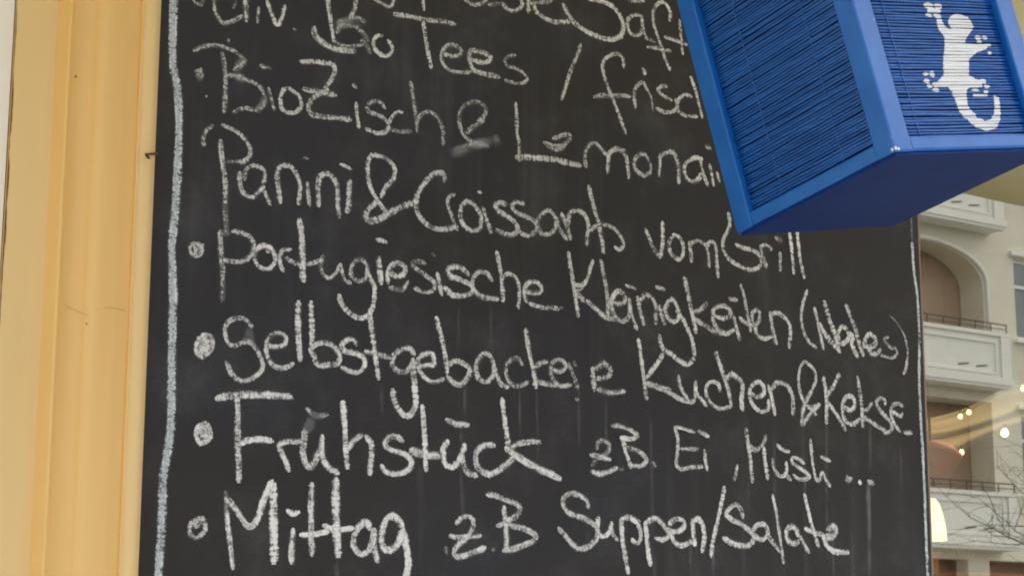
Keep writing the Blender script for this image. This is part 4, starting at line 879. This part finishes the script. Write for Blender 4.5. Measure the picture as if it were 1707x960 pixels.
# hairline crack and flecks in the paint
bm = bmesh.new(); prev = None
cpts = []
for i in range(len(CRACK) - 1):
    for k in range(6):
        t = k / 6; a, b = Vector(CRACK[i]), Vector(CRACK[i+1]); q = a.lerp(b, t); q.z += 0.0012 * noise.noise((q.x * 300, 1, 0)); cpts.append(q)
for q in cpts:
    h = 0.0003 + 0.00025 * abs(noise.noise((q.x * 500, 5, 0)))
    c = (bm.verts.new((q.x, q.y - 0.0012, q.z - h)), bm.verts.new((q.x, q.y - 0.0012, q.z + h)))
    if prev: bm.faces.new((prev[0], c[0], c[1], prev[1]))
    prev = c
me = bpy.data.meshes.new('hairline_crack'); bm.to_mesh(me); bm.free(); link('hairline_crack', me, MAT['crack'], shop)
for x, y, z, r in SPOTS:
    m_ = MB(); pts = [(x + 0.001*r*0.55*math.cos(a)*(1+0.3*math.sin(3*a+x*99)), z + 0.001*r*0.75*math.sin(a)*(1+0.2*math.cos(2*a))) for a in [i*math.pi/6 for i in range(12)]]
    m_.prism(pts, y - 0.0014, y + 0.001).build('paint_chip', MAT['dark'], shop)
# window frame, panes
MB().box(0.8205, WX0, 0.012, 0.058, WZ0, WZ1, 0.0015).build('window_frame', MAT['frame'], shop)
MB().box(WX0, WX1, 0.012, 0.058, WZ1 - 0.05, WZ1 - 0.001, 0.002).build('window_frame', MAT['frame'], shop)
MB().box(WX0, WX1, 0.012, 0.058, WZ0, WZ0 + 0.05, 0.002).build('window_frame', MAT['frame'], shop)
MB().box(WX1 - 0.05, WX1 - 0.001, 0.012, 0.058, WZ0 + 0.05, WZ1 - 0.05, 0.002).build('window_frame', MAT['frame'], shop)
mesh_obj('window_pane', [(WX0, 0.03, WZ0 + 0.05), (WX1 - 0.05, 0.03, WZ0 + 0.05), (WX1 - 0.05, 0.03, WZ1 - 0.05), (WX0, 0.03, WZ1 - 0.05)], [(0, 1, 2, 3)], MAT['glass'], shop)
r_ = MB(); r_.box(0.62, 4.6, 3.4, 3.5, 0, 3.2); r_.box(0.5, 0.62, 0.33, 3.5, 0, 3.2); r_.box(4.6, 4.7, 0.33, 3.5, 0, 3.2); r_.box(0.5, 4.7, 0.33, 3.5, 3.2, 3.3); r_.box(0.5, 4.7, 0.33, 3.5, 0.0, 0.1)
r_.build('interior_wall', MAT['room'], shop)
# ------------------------------------------------------------------ awning over the pavement
aw = empty('awning', (1.5, 0.0, 3.1), label='olive canvas awning stretched out over the shop window', cat='awning')
v = []; fc = []; nx = 60
sec = [(0.015, 3.30), (-0.4, 3.20), (-0.8, 3.09), (-1.17, 2.98), (-1.2, 2.955), (-1.205, 2.83)]
for i in range(nx + 1):
    x = -2.6 + 8.6 * i / nx
    for k, (y, z) in enumerate(sec):
        v.append((x, y + (0.006 * math.sin(x * 9) if k == 5 else 0), z - 0.012 * math.sin(x * 2.6) ** 2 * (k in (1, 2, 3))))
for i in range(nx):
    for k in range(5): a = i * 6 + k; fc.append((a, a + 1, a + 7, a + 6))
o = mesh_obj('canvas', v, fc, MAT['awning'], aw, True)
MB().tube([(-2.6, -1.16, 2.955), (6.0, -1.16, 2.955)], 0.022, 12).build('front_rail', MAT['frame'], aw, True)
for x in (-2.2, 1.9, 5.6): MB().tube([(x, -1.15, 2.95), (x, 0.0, 3.02)], 0.014, 8).build('arm', MAT['frame'], aw, True)
# ------------------------------------------------------------------ menu board
board = empty('menu_board', (0.1, 0.0, 1.2), label='large black chalkboard covered with a handwritten German cafe menu', cat='chalkboard')
MB().box(-0.60, 0.8160, 0.0, 0.018, 1.22, 2.92, 0.0012).build('panel', MAT['board'], board)
MB().box(0.8164, 0.8198, 0.001, 0.0185, 1.22, 2.92).build('side_edge', MAT['edge'], board)
def spline(p):
    pts = [Vector((p[i], p[i+1])) for i in range(0, len(p), 2)]
    if len(pts) == 2: dense = [pts[0].lerp(pts[1], k / 8) for k in range(9)]
    else:
        dense = []
        ext = [pts[0]*2 - pts[1]] + pts + [pts[-1]*2 - pts[-2]]
        for i in range(1, len(ext) - 2):
            p0, p1, p2, p3 = ext[i-1], ext[i], ext[i+1], ext[i+2]
            n = 8
            # centripetal so tight corners do not overshoot
            t0 = 0; t1 = t0 + max(1e-3, (p1-p0).length)**.5; t2 = t1 + max(1e-3, (p2-p1).length)**.5; t3 = t2 + max(1e-3, (p3-p2).length)**.5
            for k in range(n):
                t = t1 + (t2 - t1) * k / n
                A1 = p0*((t1-t)/(t1-t0)) + p1*((t-t0)/(t1-t0)); A2 = p1*((t2-t)/(t2-t1)) + p2*((t-t1)/(t2-t1)); A3 = p2*((t3-t)/(t3-t2)) + p3*((t-t2)/(t3-t2))
                B1 = A1*((t2-t)/(t2-t0)) + A2*((t-t0)/(t2-t0)); B2 = A2*((t3-t)/(t3-t1)) + A3*((t-t1)/(t3-t1))
                dense.append(B1*((t2-t)/(t2-t1)) + B2*((t-t1)/(t2-t1)))
        dense.append(pts[-1])
    # resample about every 2 mm
    L = [0.0]
    for a, b in zip(dense, dense[1:]): L.append(L[-1] + (b - a).length)
    n = max(3, int(L[-1] / 2.0)); out = []; j = 0
    for k in range(n + 1):
        s = L[-1] * k / n
        while j < len(L) - 2 and L[j+1] < s: j += 1
        f_ = (s - L[j]) / max(1e-6, L[j+1] - L[j]); out.append((dense[j].lerp(dense[j+1], min(1, f_)), s))
    return out
sid = 0
PARTS = []
for part, label, strokes in CHALK:
    if part == 'chalk_streak':
        PARTS += [(part, None, [q]) for q in strokes]; continue
    rub = [q for q in strokes if q[2] <= 0.2 and q[0] >= 10.0 and q[1] < 0.5]
    PARTS.append((part, label, [q for q in strokes if q not in rub]))
    PARTS += [('chalk_smudge', None, [q]) for q in rub]
for part, label, strokes in PARTS:
    V = []; F = []; UV = []; DEN = []; RIB = []; GRT = []
    soft_part = part in ('chalk_streak', 'chalk_smudge')
    for w_mm, den, rib, flatpts in strokes:
        sid += 1; rnd = random.Random(sid); u0 = sid * 137.0; ph = rnd.uniform(0, 99); grit = rnd.random()
        if not soft_part: den *= rnd.uniform(0.86, 1.08)
        pts = spline(flatpts); n = len(pts); total = pts[-1][1]
        hw0 = w_mm * 0.5 * (1.7 if part == 'chalk_smudge' else 1.25 if soft_part else 1.12); base = len(V)
        ext = 0 if soft_part else hw0 * 0.45
        rows = []
        for i, (p, s) in enumerate(pts):
            t = (pts[min(i+2, n-1)][0] - pts[max(i-2, 0)][0]).normalized()
            rows.append((p, t, s))
        rows = [(rows[0][0] - rows[0][1]*ext, rows[0][1], -ext)] + rows + [(rows[-1][0] + rows[-1][1]*ext, rows[-1][1], total + ext)]
        m = len(rows)
        for i, (p, t, s) in enumerate(rows):
            nrm = Vector((-t.y, t.x))
            wide = 1.0 if soft_part else 1.6
            wob = 1.0 + 0.16 * noise.noise((s * 0.05, ph, 0)) + 0.09 * noise.noise((s * 0.22, ph, 7))
            # round blunt ends
            e = min(s + ext, total + ext - s); end = max(0.55, min(1.0, (e / max(0.5, hw0 * 0.9)) ** 0.5)) if not soft_part else 1.0
            hw = hw0 * wob * end * wide
            press = 1.0 + 0.30 * noise.noise((s * 0.022, ph, 3)) + 0.16 * noise.noise((s * 0.09, ph, 13))
            dd = den * press
            if part == 'chalk_smudge': dd *= 0.95 * max(0.0, math.sin(math.pi * min(1.0, max(0.0, (s + 1.0) / (total + 2.0))))) ** 0.8
            if part == 'chalk_streak': dd *= min(1.0, s / 25.0 + 0.15) * max(0.0, 1.0 - (s / total) ** 2)
            off = 0.0005 + sid * 0.000003 + max(s, 0) * 0.0000006
            for side in (-1, -0.5, 0, 0.5, 1):
                q = p + nrm * hw * side
                V.append((q.x * 0.001, -off, 2.1 + q.y * 0.001)); DEN.append(dd); RIB.append(rib); GRT.append(grit); UV.append((u0 + s, side))
        for i in range(m - 1):
            for k in range(4):
                a = base + i * 5 + k; F.append((a, a + 1, a + 6, a + 5))
    mat = MAT['soft'] if soft_part else MAT['chalk_blue'] if part == 'chalk_border' else MAT['chalk']
    o = mesh_obj(part, V, F, mat, board)
    if label: o['label'] = label
    me = o.data
    uvl = me.uv_layers.new(name='stroke')
    for lp in me.loops: uvl.data[lp.index].uv = UV[lp.vertex_index]
    for nm, arr in (('chalk_load', DEN), ('chalk_rib', RIB), ('chalk_grit', GRT)):
        at = me.attributes.new(nm, 'FLOAT', 'POINT'); at.data.foreach_set('value', arr)
# ------------------------------------------------------------------ nail in the edge bead
nl = empty('nail', NAIL[0], label='small rusty nail stub on the tan edge bead left of the board', cat='nail')
a, b = Vector(NAIL[0]), Vector(NAIL[1])
MB().tube([a + Vector((0.001, -0.010, 0.0005)), a.lerp(b, 0.35) + Vector((0, -0.012, 0.0008)), a.lerp(b, 0.7) + Vector((0, -0.013, 0.001)), b + Vector((-0.002, -0.012, 0.001))], [0.0010, 0.0014, 0.0016, 0.0013], 8).build('shaft', MAT['iron'], nl, True)
MB().tube([a + Vector((-0.0012, -0.011, 0.0012)), a + Vector((0.0002, -0.0108, -0.0008)), a + Vector((0.003, -0.010, -0.003)), a + Vector((0.006, -0.008, -0.004))], [0.0010, 0.0019, 0.0017, 0.0006], 8).build('bent_head', MAT['iron'], nl, True)
# ------------------------------------------------------------------ hanging blue lantern
LB, E1, E2, E3 = (Vector(v) for v in LANTERN)
E2 = E2.normalized(); E1 = (E1 - E2 * E1.dot(E2)).normalized(); E3 = E2.cross(E1).normalized()
if E3.z < 0: E3 = -E3
# local axes: x along the street face, y back to the wall, z up
LM = Matrix(((E2.x, E1.x, E3.x, LB.x), (E2.y, E1.y, E3.y, LB.y), (E2.z, E1.z, E3.z, LB.z), (0, 0, 0, 1)))
LW, LD, LH, PT = 0.257, 0.2665, 0.44, 0.028
lan = empty('hanging_lantern', LM @ Vector((LW/2, LD/2, 0)), label='blue slatted box lantern with a white gecko, hanging in front of the board', cat='lantern')
def lb(name, mat, mb, smooth=False): return mb.build(name, mat, lan, smooth, LM)
for x0 in (0, LW - PT):
    for y0 in (0, LD - PT):
        lb('corner_post', MAT['blue'], MB().box(x0, x0 + PT, y0, y0 + PT, 0.0, LH, 0.0022))
RH = 0.017
for z0 in (0.0, LH - RH):
    for y0 in (0.001, LD - PT + 0.006): lb('rail', MAT['blue'], MB().box(PT - 0.001, LW - PT + 0.001, y0, y0 + PT - 0.007, z0 + 0.0005, z0 + RH, 0.003))
    for x0 in (0.001, LW - PT + 0.006): lb('rail', MAT['blue'], MB().box(x0, x0 + PT - 0.007, PT - 0.001, LD - PT + 0.001, z0 + 0.0005, z0 + RH, 0.003))
lb('base_panel', MAT['blue_shaded'], MB().box(0.004, LW - 0.004, 0.004, LD - 0.004, -0.0035, 0.0004, 0.0015))
lb('top_panel', MAT['blue_shaded'], MB().box(0.004, LW - 0.004, 0.004, LD - 0.004, LH, LH + 0.004, 0.0015))
rnd = random.Random(8)
for (cx_, cz_, rr_, fc_) in ((0.0022, 0.0035, .0030, 0), (0.0065, 0.0025, .0022, 0), (0.0025, 0.0028, .0024, 1), (0.024, 0.150, .0008, 0)):
    pp = [(cx_ + rr_ * math.cos(a) * rnd.uniform(.5, 1.1), cz_ + rr_ * math.sin(a) * rnd.uniform(.5, 1.1)) for a in [i * math.pi / 5 for i in range(10)]]
    pp = [(max(0.0008, a), max(0.0008, b)) for a, b in pp]
    c_ = MB(); vs_ = [c_.bm.verts.new((a, -0.0003, b) if fc_ == 0 else (-0.0003, a, b)) for a, b in pp]; c_.bm.faces.new(vs_)
    lb('paint_chip', MAT['white'], c_)
# rods, one bundle for each face
def in_gecko(u, v):
    for x, z, rx, rz in GECKO_E:
        if ((u - x) / rx) ** 2 + ((v - z) / rz) ** 2 < 1: return True
    for poly in GECKO_P:
        c = False; n = len(poly)
        for i in range(n):
            (x1, y1), (x2, y2) = poly[i], poly[(i+1) % n]
            if (y1 > v) != (y2 > v) and u < (x2 - x1) * (v - y1) / (y2 - y1) + x1: c = not c
        if c: return True
    for (x1, y1, r1), (x2, y2, r2) in zip(GECKO_T, GECKO_T[1:]):
        dx, dy = x2 - x1, y2 - y1; t = max(0, min(1, ((u-x1)*dx + (v-y1)*dy) / (dx*dx + dy*dy)))
        if (u - x1 - t*dx) ** 2 + (v - y1 - t*dy) ** 2 < (r1 + (r2 - r1) * t) ** 2: return True
    return False
def place(face, a, d, z):
    """a along the face, d out of the face"""
    if face == 0: return (a, 0.009 - d, z)
    if face == 1: return (LW - 0.009 + d, a, z)
    if face == 2: return (a, LD - 0.009 + d, z)
    return (0.009 - d, a, z)
PITCH = 0.0036
emblem = MB()
for face in range(4):
    span = LW if face in (0, 2) else LD
    mb = MB(); rnd = random.Random(40 + face)
    nrow = int((LH - 2 * RH) / PITCH)
    for k in range(nrow):
        z = RH + 0.0016 + k * PITCH + rnd.uniform(-.00045, .00045); r = 0.00162 * rnd.uniform(0.80, 1.12); d0 = rnd.uniform(-.0007, .0007)
        tilt = rnd.uniform(-.0009, .0009); ph = rnd.uniform(0, 50)
        def rod(a):
            q = (a - PT) / (span - 2 * PT)
            return place(face, a, d0 + 0.0006 * noise.noise((a * 25, ph, 0)), z + tilt * (q - .5) + 0.0007 * noise.noise((a * 14, ph, 5)))
        ns = 14; pts = [rod(PT - 0.002 + (span - 2*PT + 0.004) * i / ns) for i in range(ns + 1)]
        rr = [r * (1 + 0.14 * noise.noise((i * 0.7, ph, 9))) for i in range(ns + 1)]
        mb.tube(pts, rr, 7)
        if face == 0:
            st = 0.0009; NA = 8; na = int((span - 2*PT) / st); er = r * 1.08 + 0.00018
            for i in range(na):
                a0 = PT + i * st; c0 = rod(a0); c1 = rod(a0 + st)
                for k2 in range(NA):
                    w0 = -1.1 + 2.2 * k2 / NA; w1 = w0 + 2.2 / NA; wm = (w0 + w1) / 2
                    if not in_gecko((a0 + st/2) * 1000 + 0.5 * noise.noise((ph, a0 * 300, 2)), (c0[2] + r * math.sin(wm)) * 1000): continue
                    emblem.bm.faces.new([emblem.bm.verts.new((c[0], c[1] - er * math.cos(w_), c[2] + er * math.sin(w_))) for c, w_ in ((c0, w0), (c1, w0), (c1, w1), (c0, w1))])
    lb('slat_panel', MAT['blue_slat'] if face in (0, 2) else MAT['blue_slat_side'], mb, True)
    th = MB()
    for q in ((0.12,) if face == 0 else (0.25, 0.74)):
        a = PT + (span - 2 * PT) * q
        th.tube([place(face, a + rnd.uniform(-.0006, .0006), 0.0014 + 0.0006 * (i % 2), RH + (LH - 2*RH) * i / 90) for i in range(91)], 0.0006, 5)
    lb('binding_thread', MAT['blue_slat'], th, True)
bmesh.ops.remove_doubles(emblem.bm, verts=emblem.bm.verts, dist=0.00004)
lb('gecko_emblem', MAT['white'], emblem, True)
lb('gap_shade_box', MAT['gap_shade'], MB().box(0.0125, LW - 0.0125, 0.0125, LD - 0.0125, 0.0185, LH - 0.001))  # added dark box, gives the gaps the shade of the hollow inside
# cord from the lantern's top to the awning rail
top = LM @ Vector((LW/2, LD/2, LH + 0.004))
MB().tube([top, Vector((top.x - 0.02, top.y - 0.01, 2.9)), Vector((top.x - 0.04, top.y, 3.07))], 0.004, 8).build('cord', MAT['cord'], lan, True)
# ------------------------------------------------------------------ shop interior seen through the pane
def item(name, loc, label, cat, group=None): return empty(name, loc, label=label, cat=cat, group=group)
pl = item('pendant_lamp', (1.469, 0.6, 1.84), 'glowing cream pendant lamp behind the window, low beside the board edge', 'lamp')
MB().lathe([(0.0265, 0.0), (0.026, 0.012), (0.0245, 0.03), (0.020, 0.055), (0.014, 0.075), (0.008, 0.084), (0.005, 0.087)], (1.469, 0.6, 1.832), 28).build('lamp_shade', MAT['lamp'], pl, True)
MB().tube([(1.469, 0.6, 1.93), (1.469, 0.6, 3.2)], 0.003, 6).build('cord', MAT['cord'], pl)
BULBS = [(1.564, 2.096, .0065, 'upper left bulb of the pair behind the window'), (1.591, 2.107, .0065, 'upper right bulb of the pair behind the window'), (1.701, 2.070, .011, 'brightest round bulb, alone at the right of the muslin'), (1.563, 2.020, .007, 'bulb shining on the pink rim of the red lampshade'), (1.768, 2.172, .007, 'bulb at the very right edge below the balcony reflection')]
for x, z, r, lab in BULBS:
    r *= 0.8
    bu = item('light_bulb', (x, 0.6, z), 'small warm ' + lab, 'light bulb', 'lit bulbs behind the window')
    prof = [(0.0, -r)] + [(r * math.sin(a), -r * math.cos(a)) for a in [math.pi * i / 8 for i in range(1, 7)]] + [(r * 0.4, r * 1.2)]
    MB().lathe(prof, (x, 0.6, z), 12).build('glass_globe', MAT['bulb'], bu, True)
    MB().lathe([(r * .42, r * 1.15), (r * .45, r * 2.2), (0.001, r * 2.3)], (x, 0.6, z), 10).build('socket', MAT['cord'], bu, True)
rl = item('red_lampshade', (1.50, 0.62, 1.98), 'dark red lampshade with a pink rim hanging behind the window', 'lampshade')
TIP = Matrix.Translation((1.502, 0.64, 2.000)) @ Matrix.Rotation(math.radians(14), 4, 'Y') @ Matrix.Diagonal((0.82, 0.9, 0.8, 1.0))
MB().lathe([(0.080, 0.018), (0.074, 0.002), (0.060, -0.016), (0.045, -0.024), (0.0, -0.024)], (0, 0, 0), 36).build('bowl', MAT['red'], rl, True, TIP)
MB().lathe([(0.03, 0.052), (0.06, 0.044), (0.082, 0.024), (0.0805, 0.0182)], (0, 0, 0), 36).build('rim', MAT['pink'], rl, True, TIP)
MB().tube([(1.50, 0.64, 2.047), (1.50, 0.64, 3.2)], 0.003, 6).build('cord', MAT['cord'], rl)
lt = bpy.data.lights.new('lamp_glow', 'POINT'); lt.energy = 1.6; lt.color = (1.0, 0.80, 0.52); lt.shadow_soft_size = 0.05
lo = bpy.data.objects.new('lamp_glow', lt); COL.objects.link(lo); lo.location = (1.70, 0.55, 2.25); lo.parent = pl; lo.matrix_parent_inverse = Matrix.Translation(pl.location).inverted()
# muslin swag
v = []; fc = []; nx, ny = 50, 14
for i in range(nx + 1):
    q = i / nx; x = 1.50 + 1.3 * q
    zc = 2.045 + 0.18 * q ** 1.35 * 2.2; hh = 0.075 + 0.06 * q
    for k in range(ny + 1):
        s = k / ny
        v.append((x + 0.02 * math.sin(s * 9 + q * 7), 0.86 + 0.025 * math.sin(s * 14 + q * 5) + 0.02 * math.sin(q * 23 + s * 4), zc + (s - .5) * hh + 0.008 * math.sin(q * 19)))
for i in range(nx):
    for k in range(ny): a = i * (ny + 1) + k; fc.append((a, a + ny + 1, a + ny + 2, a + 1))
dr = mesh_obj('muslin_swag', v, fc, MAT['drape'], None, True); tag(dr, 'cream muslin cloth swagged across the shop window inside', 'drape')
so_ = dr.modifiers.new('thick', 'SOLIDIFY'); so_.thickness = 0.002
sh = item('display_shelf', (1.9, 0.7, 1.0), 'wooden display shelf inside the window, lowest in view', 'shelf')
MB().box(1.0, 3.2, 0.45, 0.85, 1.70, 1.725, 0.002).build('shelf_board', MAT['wood'], sh)
MB().box(1.02, 3.18, 0.84, 0.86, 0.1, 1.70).build('back_panel', MAT['wood'], sh)
for x in (1.05, 3.1): MB().box(x, x + 0.05, 0.47, 0.83, 0.1, 1.70).build('shelf_leg', MAT['wood'], sh)
rc = item('folded_red_cloth', (1.56, 0.58, 1.725), 'folded red cloth lying on the display shelf', 'cloth')
for k in range(3): MB().box(1.44 + 0.01*k, 1.66 - 0.012*k, 0.5, 0.70, 1.7255 + 0.013*k, 1.738 + 0.013*k, 0.005).build('fold', MAT['redcloth'], rc, True)
bx = item('orange_carton', (1.50, 0.76, 1.725), 'orange carton on the shelf behind the red cloth', 'carton')
MB().box(1.52, 1.62, 0.73, 0.80, 1.726, 1.815, 0.001).build('carton_body', MAT['orange'], bx)
MB().box(1.52, 1.62, 0.722, 0.8, 1.8155, 1.8185).build('lid_flap', MAT['orange'], bx)
br = item('bristle_brush', (1.68, 0.74, 1.725), 'dark bristled brush standing on the display shelf', 'brush')
MB().tube([(1.70, 0.74, 1.726), (1.70, 0.74, 1.78)], [0.014, 0.012], 10).build('handle', MAT['wood'], br, True)
mb = MB(); rnd = random.Random(5)
for k in range(90):
    a = rnd.uniform(0, 6.28); q = rnd.uniform(0, 1)
    mb.tube([(1.70 + 0.012*math.cos(a)*q, 0.74 + 0.012*math.sin(a)*q, 1.778), (1.70 + 0.05*math.cos(a)*q, 0.74 + 0.05*math.sin(a)*q, 1.845 + rnd.uniform(-.01, .01))], 0.0012, 4)
mb.build('bristles', MAT['bristle'], br)
# ------------------------------------------------------------------ apartment house across the street, mirrored in the pane
ap = empty('apartment_building', (30, -30, 0), label='pale plastered apartment house with arched loggias across the street', cat='building')
YW, YB = -27.0, -26.5
FL = [4.05, 7.74, 11.5, 15.25]
XC = [12.0, 30.05, 48.0]
HWL, ST = 1.86, 2.35
wall = MB(); X0, X1, Z1 = 4.0, 58.0, 19.0
def arch(xc, z0):
    if z0 < 5: return [(xc + 1.98, z0 + 0.15), (xc + 1.98, z0 + 3.3), (xc - 1.98, z0 + 3.3), (xc - 1.98, z0 + 0.15)]
    pts = [(xc + HWL, z0 + 0.15), (xc + HWL, z0 + ST)]
    for i in range(1, 24):
        a = math.pi * i / 24; pts.append((xc + HWL * math.cos(a), z0 + ST + 0.86 * math.sin(a)))
    pts += [(xc - HWL, z0 + ST), (xc - HWL, z0 + 0.15)]
    return pts
WINX = []
for xc in XC: WINX += [xc + 3.55, xc + 6.0, xc - 3.55, xc - 6.0]
WINX = sorted(WINX); WW, WH, WS = 1.15, 1.95, 1.2
for zi, z0 in enumerate(FL):
    zt = FL[zi+1] if zi < 3 else Z1
    # openings become gaps between plain wall blocks
    cuts = sorted([(xc - HWL - 0.3, xc + HWL + 0.3, 'L', xc) for xc in XC] + [(x - WW/2, x + WW/2, 'W', x) for x in WINX])
    x = X0
    for a, b, kind, xc in cuts:
        wall.box(x, a, YW - 0.35, YW, z0, zt)
        if kind == 'W':
            wall.box(a, b, YW - 0.35, YW, z0, z0 + WS); wall.box(a, b, YW - 0.35, YW, z0 + WS + WH, zt)
        else:
            ar = arch(xc, z0)
            hw_ = ar[0][0] - xc; poly = [(b, z0), (b, zt), (a, zt), (a, z0), (xc - hw_, z0)] + ar[::-1] + [(xc + hw_, z0)]
            wall.prism(poly, YW - 0.7, YW)
            wall.box(xc - hw_, xc + hw_, YW - 0.7, YW, z0, z0 + 0.149)
        x = b
    wall.box(x, X1, YW - 0.35, YW, z0, zt)
wall.box(X0, X1, YW - 0.35, YW, 3.72, 4.05)
for i in range(19): wall.box(X0 + i * 3.0 - 0.0, X0 + i * 3.0 + 0.7, YW - 0.35, YW, 0, 3.72)
wall.build('wall', MAT['facade'], ap)
MB().box(X0, X1, YW - 1.2, YW - 0.72, 0, 19).build('inner_wall', MAT['loggia'], ap)
MB().box(X0 - 0.5, X1 + 0.5, YW - 9, YW + 0.6, 19.0, 19.4).build('cornice', MAT['trim'], ap)
MB().prism([(X0, 19.4), (X1, 19.4), (X1 - 3, 22), (X0 + 3, 22)], YW - 9, YW).build('roof', MAT['roof'], ap)
for z0 in FL:
    for xc in XC:
        b_ = MB(); h = 1.16; hw = 2.12
        b_.box(xc - hw, xc + hw, YB - 0.12, YB, z0 + 0.10, z0 + h - 0.09)
        b_.box(xc - hw, xc - hw + 0.12, YW + 0.002, YB - 0.121, z0 + 0.10, z0 + h - 0.09); b_.box(xc + hw - 0.12, xc + hw, YW + 0.002, YB - 0.121, z0 + 0.10, z0 + h - 0.09)
        b_.box(xc - hw - 0.06, xc + hw + 0.06, YW + 0.002, YB + 0.06, z0 - 0.06, z0 + 0.098)
        b_.box(xc - hw - 0.02, xc + hw + 0.02, YW + 0.002, YB + 0.03, z0 - 0.13, z0 - 0.062)
        bal = b_.build('balcony', MAT['trim'], ap)
        MB().box(xc - hw - 0.05, xc + hw + 0.05, YB - 0.15, YB + 0.05, z0 + h - 0.088, z0 + h).build('coping', MAT['trim'], bal)
        pn = MB()
        for sx in (xc - hw + 0.02, xc + hw - 0.34): pn.box(sx, sx + 0.32, YB + 0.001, YB + 0.045, z0 + 0.1, z0 + h - 0.09)
        pn.box(xc - hw + 0.45, xc + hw - 0.45, YB + 0.001, YB + 0.03, z0 + 0.90, z0 + 0.96); pn.box(xc - hw + 0.45, xc + hw - 0.45, YB + 0.001, YB + 0.03, z0 + 0.17, z0 + 0.22)
        pn.box(xc - hw + 0.45, xc - hw + 0.52, YB + 0.001, YB + 0.028, z0 + 0.22, z0 + 0.90); pn.box(xc + hw - 0.52, xc + hw - 0.45, YB + 0.001, YB + 0.028, z0 + 0.22, z0 + 0.90)
        pn.build('moulded_panel', MAT['trim'], bal)
        for sx in (xc + 0.35, xc + 0.95): MB().prism([(sx, z0 + 0.30), (sx + 0.36, z0 + 0.35), (sx + 0.36, z0 + 0.38), (sx, z0 + 0.33)], YB + 0.001, YB + 0.012).build('drain_slot', MAT['railing'], bal)
        rl_ = MB(); rl_.tube([(xc - hw, YB - 0.06, z0 + h + 0.22), (xc + hw, YB - 0.06, z0 + h + 0.22)], 0.018, 6); rl_.tube([(xc - hw, YB - 0.06, z0 + h + 0.11), (xc + hw, YB - 0.06, z0 + h + 0.11)], 0.012, 6)
        for i in range(9): rl_.tube([(xc - hw + 0.02 + i * (2*hw - .04) / 8, YB - 0.06, z0 + h), (xc - hw + 0.02 + i * (2*hw - .04) / 8, YB - 0.06, z0 + h + 0.22)], 0.014, 6)
        rl_.build('railing', MAT['railing'], bal)
        # hood mould round the arch
        if z0 < 5: continue
        hd = MB(); ar = arch(xc, z0)
        hd.tube([(px_ + (px_ - xc) * 0.06, YW + 0.03, pz_ + (0.06 if pz_ > z0 + ST else 0)) for px_, pz_ in ar], 0.055, 8)
        hd.build('arch_mould', MAT['trim'], ap, True)
    for xw in WINX:
        zb = z0 + WS
        fr = MB()
        for (a, b, c, d) in ((xw - WW/2, xw + WW/2, zb, zb + .08), (xw - WW/2, xw + WW/2, zb + WH - .08, zb + WH), (xw - WW/2, xw - WW/2 + .08, zb + .08, zb + WH - .08), (xw + WW/2 - .08, xw + WW/2, zb + .08, zb + WH - .08)):
            fr.box(a, b, YW - 0.16, YW - 0.08, c, d)
        fr.box(xw - WW/2 + .08, xw + WW/2 - .08, YW - 0.16, YW - 0.08, zb + 1.25, zb + 1.33); fr.box(xw - .04, xw + .04, YW - .158, YW - .078, zb + .08, zb + 1.25)
        wf = fr.build('window', MAT['trim'], ap)
        MB().box(xw - WW/2 + .08, xw + WW/2 - .08, YW - 0.14, YW - 0.12, zb + .08, zb + WH - .08).build('pane', MAT['pane'], wf)
        MB().box(xw - WW/2 - .1, xw + WW/2 + .1, YW + 0.001, YW + 0.12, zb - .09, zb - .005).build('sill', MAT['trim'], wf)
        MB().box(xw - WW/2 - .14, xw + WW/2 + .14, YW + 0.001, YW + 0.09, zb + WH + .06, zb + WH + .16).build('lintel', MAT['trim'], wf)
# ------------------------------------------------------------------ bare street tree on the far kerb, mirrored in the pane
TX, TY = 11.6, -8.2
tr = empty('street_tree', (TX, TY, 0), label='bare winter street tree with thin dark twigs in the road side', cat='tree')
MB().tube([(TX, TY, -0.2), (TX + 0.04, TY, 1.0), (TX - 0.03, TY + 0.05, 2.2), (TX + 0.05, TY, 3.3)], [0.13, 0.11, 0.085, 0.06], 10).build('trunk', MAT['bark'], tr, True)
rnd = random.Random(24); cr = MB()
def branch(p, d, L, r, depth):
    n = 4; pts = [p]; dd = d.copy()
    for i in range(n):
        dd = (dd + Vector((rnd.uniform(-.22, .22), rnd.uniform(-.22, .22), rnd.uniform(-.14, .2)))).normalized()
        pts.append(pts[-1] + dd * L / n)
    cr.tube(pts, [r * (1 - 0.14 * i) for i in range(n + 1)], 5)
    if depth == 0: return
    for i in range(1, n + 1):
        for _ in range(2 if i > 2 else 1):
            side = Vector((rnd.uniform(-1, 1), rnd.uniform(-1, 1), rnd.uniform(-.6, .7))).normalized()
            branch(pts[i], (dd * 0.6 + side * 0.9).normalized(), L * rnd.uniform(.45, .65), r * 0.45, depth - 1)
for k in range(6):
    a = k * 1.05 + rnd.uniform(-.2, .2)
    branch(Vector((TX, TY, 1.6 + 0.17 * k)), Vector((math.cos(a) * .9, math.sin(a) * .9, 0.45 if k < 5 else 0.9)).normalized(), 1.0, 0.009, 2)
branch(Vector((TX, TY, 2.35)), Vector((-0.95, 0.0, 0.22)).normalized(), 1.05, 0.010, 2)
branch(Vector((TX, TY, 2.1)), Vector((-0.95, 0.15, 0.45)).normalized(), 1.15, 0.010, 2)
cr.build('crown', MAT['bark'], tr)
